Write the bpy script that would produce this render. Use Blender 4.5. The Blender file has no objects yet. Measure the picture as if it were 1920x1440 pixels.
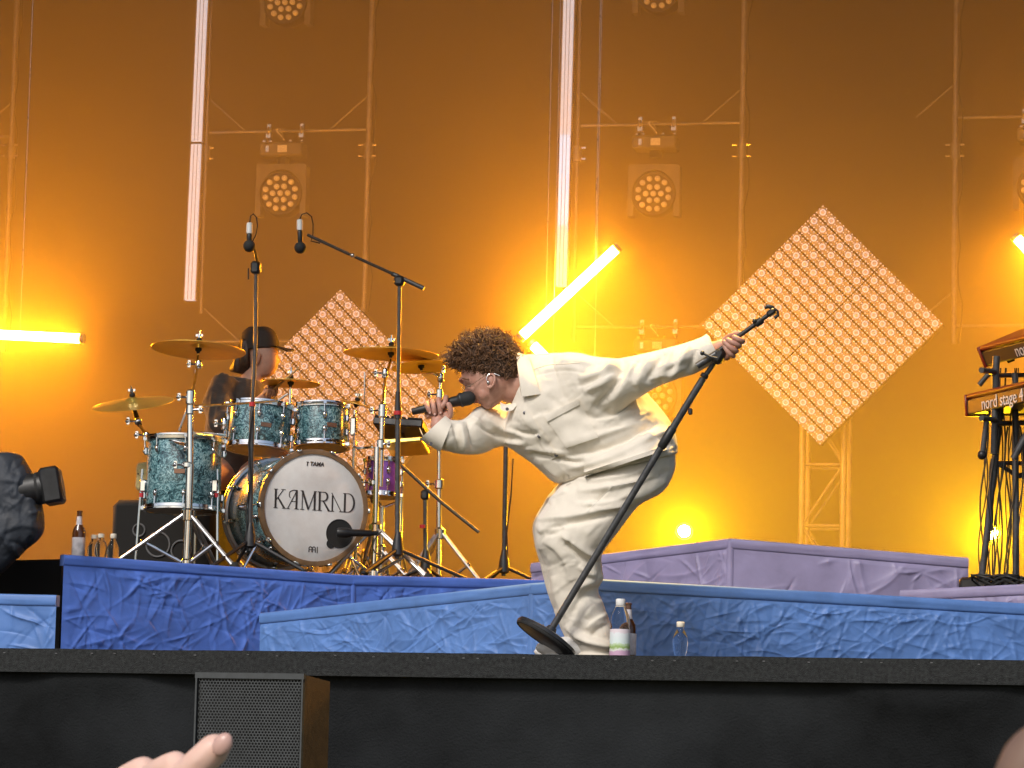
import bpy, math, random
import numpy as np
from mathutils import Vector, Matrix
from mathutils.bvhtree import BVHTree

sc = bpy.context.scene
col = sc.collection
R = math.radians
# ------------------------------------------------------------------ camera
FPX, YAW, PITCH, ROLL = 7000.0, R(12.6), R(6.9), R(1.3)
CAM = Vector((0.0, 0.0, 1.6))
fwd = Vector((-math.sin(YAW)*math.cos(PITCH), math.cos(YAW)*math.cos(PITCH), math.sin(PITCH)))
r0 = Vector((math.cos(YAW), math.sin(YAW), 0.0))
u0 = r0.cross(fwd)
rgt = r0*math.cos(ROLL) + u0*math.sin(ROLL)
upv = u0*math.cos(ROLL) - r0*math.sin(ROLL)
cd = bpy.data.cameras.new('camera')
cam = bpy.data.objects.new('camera', cd)
col.objects.link(cam)
m = Matrix((rgt, upv, -fwd)).transposed().to_4x4()
m.translation = CAM
cam.matrix_world = m
cd.sensor_width = 36.0
cd.lens = FPX/1920*36.0
cd.clip_start, cd.clip_end = 0.05, 2000
cd.dof.use_dof = True
cd.dof.focus_distance = 14.4
cd.dof.aperture_fstop = 80
sc.camera = cam
# ------------------------------------------------------------------ world, sun, exposure
SUN_EL, SUN_AZ = R(42), R(197)          # azimuth clockwise from +Y: behind the viewer, a little left
w = bpy.data.worlds.new('World')
sc.world = w
w.use_nodes = True
nt = w.node_tree
sky = nt.nodes.new('ShaderNodeTexSky')
sky.sky_type = 'NISHITA'
sky.sun_disc = False
sky.sun_elevation = SUN_EL
sky.sun_rotation = SUN_AZ
sky.dust_density = 3.0
nt.links.new(sky.outputs[0], nt.nodes['Background'].inputs[0])
nt.nodes['Background'].inputs[1].default_value = 0.10
sd = bpy.data.lights.new('sun', 'SUN')
sd.energy = 1.5
sd.angle = R(14)
sd.color = (1.0, 0.97, 0.92)
sun = bpy.data.objects.new('sun', sd)
col.objects.link(sun)
sdir = Vector((math.sin(SUN_AZ)*math.cos(SUN_EL), math.cos(SUN_AZ)*math.cos(SUN_EL), math.sin(SUN_EL)))
sun.rotation_euler = sdir.to_track_quat('Z', 'Y').to_euler()
sun.location = (0, -5, 30)
vs = sc.view_settings
vs.view_transform = 'Standard'
vs.look = 'None'
vs.gamma = 1.0
vs.exposure = 0.27
vs.use_curve_mapping = False
cy = sc.cycles
cy.use_denoising = True
cy.max_bounces = 8
cy.diffuse_bounces = 3
cy.glossy_bounces = 4
cy.transmission_bounces = 6
cy.volume_bounces = 1
cy.transparent_max_bounces = 8
cy.sample_clamp_indirect = 6.0
cy.caustics_reflective = False
cy.caustics_refractive = False

# ------------------------------------------------------------------ helpers
def ray(px, py):
    return (fwd + rgt*((px-960)/FPX) + upv*((720-py)/FPX))
def P(px, py, y):
    """the point of the world plane Y = y that is seen at this place of the picture"""
    d = ray(px, py)
    return CAM + d*((y-CAM.y)/d.y)
def PZ(px, py, z):
    d = ray(px, py)
    return CAM + d*((z-CAM.z)/d.z)
def S(p):
    return FPX/((p-CAM).dot(fwd))
def toward(p):
    return (CAM-p).normalized()

class MB:
    def __init__(s):
        s.v, s.f, s.mi = [], [], []
        s.cur = 0
    def add(s, vs, fs):
        o = len(s.v)
        s.v.extend([tuple(q) for q in vs])
        for f in fs:
            s.f.append(tuple(i+o for i in f)); s.mi.append(s.cur)
        return s
    def box(s, c, size, rot=None):
        c = Vector(c); hx, hy, hz = size[0]/2, size[1]/2, size[2]/2
        pts = [Vector((sx*hx, sy*hy, sz*hz)) for sz in (-1, 1) for sy in (-1, 1) for sx in (-1, 1)]
        if rot is not None: pts = [rot @ q for q in pts]
        return s.add([c+q for q in pts], [(0,2,3,1),(4,5,7,6),(0,1,5,4),(2,6,7,3),(0,4,6,2),(1,3,7,5)])
    def bbox(s, c, size, b, rot=None):
        """box with chamfered edges"""
        c = Vector(c); vs_, fs_ = [], []
        h = [size[0]/2, size[1]/2, size[2]/2]
        idx = {}
        for sx in (-1, 1):
            for sy in (-1, 1):
                for sz in (-1, 1):
                    sg = (sx, sy, sz)
                    for a in range(3):
                        q = Vector([sg[k]*(h[k]-(0 if k == a else b)) for k in range(3)])
                        if rot is not None: q = rot @ q
                        idx[(sg, a)] = len(vs_); vs_.append(c+q)
        for a in range(3):
            b1, c1 = (a+1) % 3, (a+2) % 3
            for sa in (-1, 1):
                loop = []
                for sb, sc_ in ((-1,-1),(1,-1),(1,1),(-1,1)):
                    g = [0,0,0]; g[a] = sa; g[b1] = sb; g[c1] = sc_
                    loop.append(idx[(tuple(g), a)])
                fs_.append(tuple(loop if sa > 0 else loop[::-1]))
        for a in range(3):
            b1, c1 = (a+1) % 3, (a+2) % 3
            for sb in (-1, 1):
                for sc_ in (-1, 1):
                    g0 = [0,0,0]; g0[a] = -1; g0[b1] = sb; g0[c1] = sc_
                    g1 = list(g0); g1[a] = 1
                    g0, g1 = tuple(g0), tuple(g1)
                    fs_.append((idx[(g0,b1)], idx[(g1,b1)], idx[(g1,c1)], idx[(g0,c1)]))
        for sx in (-1, 1):
            for sy in (-1, 1):
                for sz in (-1, 1):
                    g = (sx, sy, sz)
                    fs_.append((idx[(g,0)], idx[(g,1)], idx[(g,2)]))
        return s.add(vs_, fs_)
    def tube(s, pts, r, n=10, caps=True):
        pts = [Vector(q) for q in pts]
        m_ = len(pts)
        rr = r if isinstance(r, (list, tuple)) else [r]*m_
        vs_, fs_ = [], []
        prev = None
        for i, q in enumerate(pts):
            d = (pts[min(i+1, m_-1)] - pts[max(i-1, 0)])
            if d.length < 1e-9: d = Vector((0,0,1))
            d.normalize()
            if prev is None:
                a = d.orthogonal().normalized()
            else:
                a = prev - d*prev.dot(d)
                if a.length < 1e-6: a = d.orthogonal()
                a.normalize()
            prev = a
            b = d.cross(a)
            for k in range(n):
                t = 2*math.pi*k/n
                vs_.append(q + (a*math.cos(t)+b*math.sin(t))*rr[i])
        for i in range(m_-1):
            for k in range(n):
                k2 = (k+1) % n
                fs_.append((i*n+k, i*n+k2, (i+1)*n+k2, (i+1)*n+k))
        if caps:
            fs_.append(tuple(range(n))[::-1]); fs_.append(tuple((m_-1)*n+k for k in range(n)))
        return s.add(vs_, fs_)
    def cyl(s, a, b, r0_, r1_=None, n=14):
        return s.tube([a, b], [r0_, r0_ if r1_ is None else r1_], n)
    def lathe(s, prof, o, axis=(0,0,1), n=20, a0=None):
        """profile of (radius, height) along the axis"""
        o = Vector(o); z = Vector(axis).normalized()
        a = (a0 - z*a0.dot(z)).normalized() if a0 is not None else z.orthogonal().normalized()
        b = z.cross(a)
        vs_, fs_ = [], []
        for (r_, h) in prof:
            for k in range(n):
                t = 2*math.pi*k/n
                vs_.append(o + z*h + (a*math.cos(t)+b*math.sin(t))*max(r_, 1e-5))
        for i in range(len(prof)-1):
            for k in range(n):
                k2 = (k+1) % n
                fs_.append((i*n+k, i*n+k2, (i+1)*n+k2, (i+1)*n+k))
        return s.add(vs_, fs_)
    def ell(s, c, r_, rot=None, nu=12, nv=8):
        c = Vector(c)
        r_ = (r_, r_, r_) if isinstance(r_, (int, float)) else r_
        vs_, fs_ = [], []
        for j in range(nv+1):
            ph = math.pi*j/nv
            for k in range(nu):
                t = 2*math.pi*k/nu
                q = Vector((r_[0]*math.sin(ph)*math.cos(t), r_[1]*math.sin(ph)*math.sin(t), r_[2]*math.cos(ph)))
                vs_.append(c + (rot @ q if rot is not None else q))
        for j in range(nv):
            for k in range(nu):
                k2 = (k+1) % nu
                fs_.append((j*nu+k, (j+1)*nu+k, (j+1)*nu+k2, j*nu+k2))
        return s.add(vs_, fs_)
    def torus(s, c, axis, R_, r_, n=24, m_=8):
        c = Vector(c); z = Vector(axis).normalized(); a = z.orthogonal().normalized(); b = z.cross(a)
        vs_, fs_ = [], []
        for i in range(n):
            t = 2*math.pi*i/n; d = a*math.cos(t)+b*math.sin(t)
            for k in range(m_):
                ph = 2*math.pi*k/m_
                vs_.append(c + d*(R_+r_*math.cos(ph)) + z*(r_*math.sin(ph)))
        for i in range(n):
            for k in range(m_):
                fs_.append((i*m_+k, ((i+1)%n)*m_+k, ((i+1)%n)*m_+(k+1)%m_, i*m_+(k+1)%m_))
        return s.add(vs_, fs_)
    def prism(s, poly, d):
        """extrude a planar polygon (world points) by vector d"""
        n = len(poly); poly = [Vector(q) for q in poly]; d = Vector(d)
        return s.add(poly+[q+d for q in poly], [tuple(range(n))[::-1], tuple(n+k for k in range(n))] +
                     [(k, (k+1)%n, n+(k+1)%n, n+k) for k in range(n)])
    def mesh(s, name):
        me = bpy.data.meshes.new(name)
        me.from_pydata(s.v, [], s.f)
        if any(s.mi): me.polygons.foreach_set('material_index', s.mi)
        return me
    def build(s, name, mat_, parent=None, smooth=True, ang=40, origin=None):
        me = s.mesh(name)
        return mkobj(name, me, mat_, parent, smooth, ang, origin)

def fix_normals(me):
    import bmesh
    b = bmesh.new(); b.from_mesh(me)
    bmesh.ops.recalc_face_normals(b, faces=b.faces[:])
    b.to_mesh(me); b.free()

def mkobj(name, me, mat_, parent=None, smooth=True, ang=40, origin=None, fix=True):
    if fix: fix_normals(me)
    for q in (mat_ if isinstance(mat_, (list, tuple)) else [mat_]):
        me.materials.append(q)
    if smooth:
        me.polygons.foreach_set('use_smooth', [True]*len(me.polygons))
        me.set_sharp_from_angle(angle=R(ang))
    o = bpy.data.objects.new(name, me)
    col.objects.link(o)
    if origin is not None:
        origin = Vector(origin)
        me.transform(Matrix.Translation(-origin)); o.location = origin
    if parent is not None:
        o.parent = parent
        pw = Vector(parent.location)
        q = parent.parent
        while q is not None:
            pw += Vector(q.location); q = q.parent
        if origin is None:
            o.location = -pw
        else:
            o.location = Vector(origin)-pw
    return o
def tag(o, label=None, cat=None, group=None, kind=None):
    if label: o['label'] = label
    if cat: o['category'] = cat
    if group: o['group'] = group
    if kind: o['kind'] = kind
    return o
def thing(name, loc, label, cat, group=None):
    o = bpy.data.objects.new(name, None)
    o.empty_display_size = 0.1
    col.objects.link(o)
    o.location = loc
    return tag(o, label, cat, group)
def copy_tree(o, parent=None):
    c = o.copy(); col.objects.link(c)
    if parent is not None: c.parent = parent
    for ch in list(o.children): copy_tree(ch, c)
    return c

# ------------------------------------------------------------------ materials
def mat(name, c, rough=0.6, metal=0.0, var=0.0, vscale=8.0, bump=0.0, bscale=60.0, c2=None, spec=0.5,
        sheen=0.0, coat=0.0, trans=0.0, emit=None, estr=0.0, sss=0.0, stretch=None, ior=None):
    mt = bpy.data.materials.new(name)
    mt.use_nodes = True
    t = mt.node_tree
    b = t.nodes['Principled BSDF']
    b.inputs['Base Color'].default_value = (*c, 1)
    b.inputs['Roughness'].default_value = rough
    b.inputs['Metallic'].default_value = metal
    b.inputs['Specular IOR Level'].default_value = spec
    if sheen:
        b.inputs['Sheen Weight'].default_value = sheen
    if coat:
        b.inputs['Coat Weight'].default_value = coat
        b.inputs['Coat Roughness'].default_value = 0.08
    if trans: b.inputs['Transmission Weight'].default_value = trans
    if ior: b.inputs['IOR'].default_value = ior
    if sss:
        b.inputs['Subsurface Weight'].default_value = sss
        b.inputs['Subsurface Radius'].default_value = (0.012, 0.005, 0.003)
        b.inputs['Subsurface Scale'].default_value = 1.0
    if emit:
        b.inputs['Emission Color'].default_value = (*emit, 1)
        b.inputs['Emission Strength'].default_value = estr
    co = None
    if var or bump:
        co = t.nodes.new('ShaderNodeTexCoord')
        src = co.outputs['Object']
        if stretch:
            mp = t.nodes.new('ShaderNodeMapping')
            mp.inputs['Scale'].default_value = stretch
            t.links.new(src, mp.inputs[0]); src = mp.outputs[0]
    if var:
        n = t.nodes.new('ShaderNodeTexNoise')
        n.inputs['Scale'].default_value = vscale
        n.inputs['Detail'].default_value = 6
        n.inputs['Roughness'].default_value = 0.6
        t.links.new(src, n.inputs['Vector'])
        rp = t.nodes.new('ShaderNodeValToRGB')
        e = rp.color_ramp.elements
        lo = c2 if c2 else tuple(q*(1-var) for q in c)
        hi = c if c2 else tuple(min(1, q*(1+var)) for q in c)
        e[0].position, e[1].position = 0.32, 0.68
        e[0].color, e[1].color = (*lo, 1), (*hi, 1)
        t.links.new(n.outputs['Fac'], rp.inputs[0])
        t.links.new(rp.outputs[0], b.inputs['Base Color'])
        mr = t.nodes.new('ShaderNodeMapRange')
        mr.inputs['To Min'].default_value = max(0.02, rough-0.12)
        mr.inputs['To Max'].default_value = min(1, rough+0.12)
        t.links.new(n.outputs['Fac'], mr.inputs[0])
        t.links.new(mr.outputs[0], b.inputs['Roughness'])
    if bump:
        n2 = t.nodes.new('ShaderNodeTexNoise')
        n2.inputs['Scale'].default_value = bscale
        n2.inputs['Detail'].default_value = 4
        t.links.new(src, n2.inputs['Vector'])
        bp = t.nodes.new('ShaderNodeBump')
        bp.inputs['Strength'].default_value = bump
        bp.inputs['Distance'].default_value = 0.01
        t.links.new(n2.outputs['Fac'], bp.inputs['Height'])
        t.links.new(bp.outputs[0], b.inputs['Normal'])
    return mt

M = {}
M['ground'] = mat('trodden grass', (0.10, 0.11, 0.06), 0.95, var=0.5, vscale=1.5, bump=0.5, bscale=20)
M['deck'] = mat('black stage ply', (0.035, 0.033, 0.032), 0.7, var=0.35, vscale=3, bump=0.1)
M['drape'] = mat('black drape', (0.012, 0.011, 0.010), 0.95, var=0.3, vscale=1.2, bump=0.3, bscale=14, sheen=0.1)
M['roof'] = mat('dark roof sheet', (0.05, 0.05, 0.055), 0.7, var=0.2, vscale=1)
M['skirt'] = mat('black molton', (0.015, 0.0165, 0.018), 0.95, var=0.7, vscale=1.3, bump=0.5, bscale=120, spec=0.2)
M['carpet'] = mat('black needle felt', (0.021, 0.0225, 0.0225), 0.92, var=0.85, vscale=70, bump=0.9, bscale=260, sheen=0.1)
M['blue'] = mat('blue satin cloth', (0.10, 0.225, 0.56), 0.50, var=0.16, vscale=6, bump=0.05, bscale=40, sheen=0.25)
M['lilac'] = mat('lilac blue satin cloth', (0.30, 0.265, 0.44), 0.48, var=0.14, vscale=5, bump=0.05, bscale=36, sheen=0.2)
M['navy'] = mat('dull blue satin cloth', (0.085, 0.19, 0.66), 0.5, var=0.18, vscale=5, bump=0.05, bscale=36, sheen=0.25)
M['alu'] = mat('scuffed aluminium', (0.30, 0.29, 0.29), 0.5, 0.5, var=0.25, vscale=14)
M['chrome'] = mat('chrome', (0.80, 0.80, 0.81), 0.13, 1.0, var=0.05, vscale=20)
M['steel'] = mat('satin steel', (0.6, 0.6, 0.6), 0.3, 1.0, var=0.1, vscale=20)
M['black'] = mat('black plastic', (0.018, 0.018, 0.019), 0.42, var=0.3, vscale=25)
M['blackmetal'] = mat('black powder coat', (0.022, 0.022, 0.024), 0.38, var=0.3, vscale=30, spec=0.6)
M['greymetal'] = mat('worn grey black tube', (0.055, 0.055, 0.058), 0.36, var=0.35, vscale=40, spec=0.6)
M['rubber'] = mat('black rubber', (0.02, 0.02, 0.02), 0.8, var=0.2, vscale=30)
M['lampgrey'] = mat('lamp housing', (0.13, 0.13, 0.135), 0.5, var=0.25, vscale=12)
M['whitepl'] = mat('white plastic', (0.78, 0.77, 0.75), 0.45, var=0.06, vscale=20)
M['diffuser'] = mat('white diffuser with added glow', (0.45, 0.46, 0.48), 0.35, var=0.05, vscale=9, emit=(0.80, 0.88, 1.0), estr=0.62)  # emission stands in for daylight falling on the battens
M['lens'] = mat('clear lens', (0.88, 0.87, 0.86), 0.2, 0.0, var=0.08, vscale=40, coat=0.5)
M['ledlens'] = mat('led lens with added glow', (0.42, 0.41, 0.42), 0.25, var=0.06, vscale=40, emit=(0.95, 0.84, 0.92), estr=0.42)  # added emission replaces daylight on the panel lenses
M['dot'] = mat('led dot', (0.42, 0.41, 0.42), 0.3, var=0.05, vscale=40, emit=(1.0, 0.84, 0.86), estr=0.40)  # same added glow as the lenses, in place of daylight
M['board'] = mat('led board', (0.25, 0.24, 0.25), 0.5, var=0.15, vscale=20)
AMBER = (1.0, 0.34, 0.012)
YELLOW = (1.0, 0.56, 0.008)
M['tube'] = mat('lit amber tube', (0.9, 0.8, 0.6), 0.4, emit=AMBER, estr=440)
M['lampon'] = mat('lit yellow lamp', (0.9, 0.8, 0.6), 0.4, emit=YELLOW, estr=4600)
M['red'] = mat('red lacquer', (0.22, 0.022, 0.012), 0.35, var=0.15, vscale=12)
M['redtape'] = mat('red tape', (0.6, 0.03, 0.04), 0.5, var=0.1)
M['brass'] = mat('cymbal bronze', (0.95, 0.68, 0.16), 0.38, 0.85, var=0.12, vscale=7)
M['cable'] = mat('black cable', (0.02, 0.02, 0.02), 0.55, var=0.1)
# ------------------------------------------------------------------ ground and stage shell
rng = np.random.default_rng(7)
random.seed(7)
STZ = P(960, 1228.5, 13.4).z            # stage floor level
b = MB(); b.add([(-220,-220,0),(220,-220,0),(220,220,0),(-220,220,0)], [(0,1,2,3)])
tag(b.build('ground', M['ground']), kind='structure')
b = MB(); b.box((-2.5, 19.34, STZ-0.09), (22.0, 11.44, 0.18))
tag(b.build('stage_floor', M['deck']), kind='structure')
b = MB(); b.box((-2.5, 18.4, 9.6), (24.0, 13.0, 0.3))
tag(b.build('stage_roof', M['roof']), kind='structure')
for nm, x in (('stage_wall_left', -13.3), ('stage_wall_right', 8.3)):
    b = MB(); b.box((x, 19.2, 4.72), (0.12, 11.5, 9.44))
    tag(b.build(nm, M['drape']), kind='structure')

def grid_obj(name, fn, nu, nv, mt, parent=None, th=0.004, origin=None, back=True):
    """sheet of nu x nv cells from fn(u, v) -> (front point, back point)"""
    uu, vv = np.meshgrid(np.linspace(0, 1, nu+1), np.linspace(0, 1, nv+1), indexing='ij')
    fr, bk = fn(uu, vv)
    n1 = (nu+1)*(nv+1)
    vs_ = np.concatenate([fr.reshape(-1, 3), bk.reshape(-1, 3)])
    idx = np.arange(n1).reshape(nu+1, nv+1)
    a, b_, c, d = idx[:-1,:-1].ravel(), idx[1:,:-1].ravel(), idx[1:,1:].ravel(), idx[:-1,1:].ravel()
    fs_ = np.stack([a,b_,c,d], 1)
    if not back:
        me = bpy.data.meshes.new(name); me.from_pydata(fr.reshape(-1, 3).tolist(), [], fs_.tolist())
        return mkobj(name, me, mt, parent, True, 60, origin, fix=False)
    fs2 = np.stack([d,c,b_,a], 1)+n1
    loop = list(idx[:,0]) + list(idx[-1,1:]) + list(idx[-2::-1,-1]) + list(idx[0,-2:0:-1])
    side = [(loop[k], loop[k-1], loop[k-1]+n1, loop[k]+n1) for k in range(len(loop))]
    me = bpy.data.meshes.new(name)
    me.from_pydata(vs_.tolist(), [], fs_.tolist()+fs2.tolist()+[tuple(int(i) for i in q) for q in side])
    return mkobj(name, me, mt, parent, True, 60, origin)

def vnoise(x, y, seed, oct_=4):
    """smooth value noise on arrays"""
    out = np.zeros_like(x); amp = 1.0; tot = 0
    for o in range(oct_):
        g = np.random.default_rng(seed+o*101).random((64, 64))
        fx, fy = x*2**o, y*2**o
        ix, iy = np.floor(fx).astype(int), np.floor(fy).astype(int)
        tx, ty = fx-ix, fy-iy
        tx, ty = tx*tx*(3-2*tx), ty*ty*(3-2*ty)
        i0, i1, j0, j1 = ix % 64, (ix+1) % 64, iy % 64, (iy+1) % 64
        out += amp*((g[i0,j0]*(1-tx)+g[i1,j0]*tx)*(1-ty) + (g[i0,j1]*(1-tx)+g[i1,j1]*tx)*ty)
        tot += amp; amp *= 0.5
    return out/tot-0.5

def creases(x, y, seed, n, lx, ly, ln=(0.1, 0.4), wd=(0.006, 0.018), amp=0.008, ang=None, stars=0):
    """creased cloth relief over metric coordinates"""
    g = np.random.default_rng(seed)
    h = np.zeros_like(x)
    items = []
    for _ in range(n):
        a = g.uniform(0, math.pi) if ang is None else g.normal(ang[0], ang[1])
        items.append((g.uniform(0, lx), g.uniform(0, ly), a, g.uniform(*ln), g.uniform(*wd), g.choice([-1.0, 1.0, 1.0])*g.uniform(0.3, 1)*amp, g.normal(0, 1.2)))
    for _ in range(stars):
        cx, cy_ = g.uniform(0, lx), g.uniform(0.1*ly, 0.9*ly)
        k0 = g.uniform(0, 6.28)
        for k in range(int(g.integers(5, 9))):
            a = k0+k*g.uniform(0.6, 1.1); l = g.uniform(*ln)
            items.append((cx+math.cos(a)*l*0.5, cy_+math.sin(a)*l*0.5, a, l*0.55, g.uniform(*wd), g.uniform(0.5, 1.1)*amp, g.normal(0, 0.8)))
    H0 = h
    for cx, cy_, a, l, wdt, am, cv in items:
        i0, i1 = np.searchsorted(x[:, 0], [cx-l-0.02, cx+l+0.02])
        if i1 <= i0: continue
        h = H0[i0:i1]
        dx, dy = x[i0:i1]-cx, y[i0:i1]-cy_
        s_ = dx*math.cos(a)+dy*math.sin(a)
        t_ = -dx*math.sin(a)+dy*math.cos(a) + cv*s_*s_
        e = np.clip(1-np.abs(s_)/l, 0, 1)
        # a ridge with one steep and one shallow side
        prof = np.where(t_ > 0, np.exp(-(t_/wdt)), np.exp(-(t_/(wdt*2.6))**2))
        h += am*e*prof
    return H0

# back drape: gathered black cloth
def f_back(u, v):
    x = -13.2+u*21.4
    z = STZ+v*(9.4-STZ)
    y = 24.6+0.02*np.sin(x*7+0.7*np.sin(x*3))
    fr = np.stack([x, y, z], -1); bk = fr.copy(); bk[..., 1] = 24.9
    return fr, bk
o = grid_obj('backdrop_curtain', f_back, 420, 4, M['drape'])
tag(o, 'black gathered drape hanging across the whole back of the stage', 'curtain')

# stage front: skirt cloth and the felt covered edge strip above it
LIPX = (-13.4, 8.4)
SKT = STZ-0.085
def f_skirt(u, v):
    x = LIPX[0]+u*(LIPX[1]-LIPX[0]); z = 0.02+v*(SKT-0.01)
    xx, zz = x+14, z
    sag = 0.016*np.sin(xx*1.7+0.5*np.sin(zz*3))*(1-v)+0.014*vnoise(xx*0.7, zz*1.1, 3)*8*(1-0.6*v)*0.6
    d = sag + creases(xx, zz, 21, 110, 22, 2.3, (0.25, 0.9), (0.02, 0.06), 0.026, (2.9, 0.5), 5)
    y = 13.435-np.clip(d*2.0, -0.09, 0.03)
    fr = np.stack([x, y, z], -1); bk = fr.copy(); bk[..., 1] = 13.59
    return fr, bk
skirt = grid_obj('stage_skirt', f_skirt, 700, 70, M['skirt'])
tag(skirt, 'black cloth skirt with soft folds hung along the stage front', 'stage skirt')
def f_lip(u, v):
    x = LIPX[0]+u*(LIPX[1]-LIPX[0])
    z = SKT+v*(STZ+0.004-SKT)
    wav = 0.004*vnoise((x+14)*3.0, z*2, 9)+0.003*vnoise((x+14)*9.0, z*2, 19)
    z = z+np.where(v > 0.9, wav, 0)
    y = 13.385+0.006*vnoise((x+14)*2, z*4, 5)
    fr = np.stack([x, y, z], -1); bk = fr.copy(); bk[..., 1] = 13.41
    return fr, bk
lip = grid_obj('edge_strip', f_lip, 500, 6, M['carpet'], skirt)
lip['label'] = 'felt strip stapled along the top edge of the skirt'
b = MB()
for k in range(26):
    px = 20+k*75+random.uniform(-34, 34)
    q = P(px, 1228, 13.383); b.box((q.x, 13.383, STZ-0.012+random.uniform(-0.003, 0.003)), (0.008, 0.003, 0.0035))
st = b.build('staple', M['lampgrey'], skirt); st['kind'] = 'stuff'

# ------------------------------------------------------------------ cloth covered risers
def riser(name, label, front, back, top, mt, seed, hemh=0.048, z0=None, ncre=90, stars=8, hem_mt=None, dens=230, amp=0.009):
    """front: list of plan points (x,y) seen from the audience, left to right, with top heights; cloth folds on the front faces"""
    z0 = STZ+0.006 if z0 is None else z0
    t = thing(name, (sum(p[0] for p in front)/len(front), sum(p[1] for p in front)/len(front), z0), label, 'riser')
    nF = len(front)
    plan = [Vector((p[0], p[1], 0)) for p in front]
    for k in range(nF-1):
        a, c = plan[k], plan[k+1]
        za, zc = top[k], top[k+1]
        L = (c-a).length
        nrm = Vector((c.y-a.y, -(c.x-a.x), 0)).normalized()
        if nrm.y > 0: nrm = -nrm
        def fn(u, v, a=a, c=c, za=za, zc=zc, L=L, nrm=nrm, k=k):
            zt = za+(zc-za)*u-hemh
            H = np.maximum(zt-z0, 0.01)
            x = a.x+(c.x-a.x)*u; y = a.y+(c.y-a.y)*u; z = z0+v*H
            mx, mz = u*L, v*H
            Hm = max(za, zc)-z0
            d = creases(mx, mz, seed+k*13, int(ncre*L), L, Hm, (0.04, 0.24), (0.0025, 0.0065), amp, None, int(stars*L))
            d += creases(mx, mz, seed+k*13+5, int(7*L), L, Hm, (0.2, 0.6), (0.012, 0.03), amp*1.3, (0.8, 0.7), 0)
            d += 0.014*vnoise(mx*1.7, mz*1.7, seed+k, 2)
            d *= np.clip(np.minimum(u, 1-u)*L/0.03, 0, 1)*np.clip((1-v)*H/0.02, 0.0, 1)
            d = np.clip(d, -0.010, 0.05)+0.012
            fr = np.stack([x+nrm.x*d, y+nrm.y*d, z], -1)
            bk = np.stack([x-nrm.x*0.03+0*d, y-nrm.y*0.03+0*d, z], -1)
            return fr, bk
        grid_obj('cloth_face', fn, int(dens*L)+4, int(dens*0.62)+2, mt, t, back=False)
        def fh(u, v, a=a, c=c, za=za, zc=zc, L=L, nrm=nrm, k=k):
            x = a.x+(c.x-a.x)*u; y = a.y+(c.y-a.y)*u
            zt = za+(zc-za)*u
            z = zt-hemh+v*hemh
            d = 0.007*np.sin(np.clip(v, 0, 1)*math.pi)**0.4+0.013+0.006*vnoise(u*L*4, v*3, seed+50+k)
            fr = np.stack([x+nrm.x*d, y+nrm.y*d, z], -1)
            bk = np.stack([x-nrm.x*0.03+0*d, y-nrm.y*0.03+0*d, z], -1)
            return fr, bk
        grid_obj('hem', fh, int(20*L)+4, 10, hem_mt or mt, t)
    for k in range(1, nF-1):
        MB().cyl((plan[k].x, plan[k].y+0.004, z0), (plan[k].x, plan[k].y+0.004, top[k]-0.004), 0.021, n=12).build('corner_fold', mt, t)
    # platform body just behind the cloth
    b = MB()
    poly = [(q.x, q.y) for q in plan] + [tuple(p[:2]) for p in back]
    zt = list(top) + [p[2] for p in back]
    cx = sum(p[0] for p in poly)/len(poly); cy_ = sum(p[1] for p in poly)/len(poly)
    ins = []
    for (x, y) in poly:
        d = Vector((cx-x, cy_-y)); d.normalize()
        ins.append((x+d.x*0.05, y+d.y*0.05+(0.05 if len(ins) < nF else 0)))
    n = len(poly)
    vs_ = [(x, y, z0) for x, y in ins]+[(x, y, z-0.004) for (x, y), z in zip(ins, zt)]
    b.add(vs_, [tuple(range(n))[::-1], tuple(n+k for k in range(n))]+[(k,(k+1)%n,n+(k+1)%n,n+k) for k in range(n)])
    b.build('platform', M['deck'], t)
    return t

def XY(px, py, y):
    q = P(px, py, y); return (q.x, q.y), q.z
# drum riser (left): edge from (118,1040) to (1000,1088)
(pA, DRZ), (pB, _), (pC, _) = XY(118, 1040, 15.75), XY(660, 1081, 16.75), XY(1040, 1090, 17.45)
DRZ_B = P(660, 1078.5, 16.75).z; DRZ_C = P(1040, 1088, 17.45).z
riser('cloth_riser', 'large dull blue cloth-covered riser under the drum kit', [pA, pB, pC],
      [(pC[0]+0.3, 18.94, DRZ), (pA[0]+0.5, 18.94, DRZ)], [DRZ, DRZ_B, DRZ_C], M['navy'], 31, ncre=120, stars=18, amp=0.0050)
# front riser with its corner towards the audience
q0, q1, q2, q3 = P(492, 1150, 15.35), P(1000, 1094, 14.75), P(1120, 1086, 14.62), P(2120, 1143, 15.45)
riser('cloth_riser', 'long bright blue cloth-covered riser running behind the singer', [(q0.x, q0.y), (q1.x, q1.y), (q2.x, q2.y), (q3.x, q3.y)],
      [(q3.x, 15.75, q3.z), (q2.x, 15.62, q2.z), (q0.x-0.02, 15.62, q0.z)], [q0.z, q1.z, q2.z, q3.z], M['blue'], 41, ncre=140, stars=20, amp=0.0042)
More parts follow.
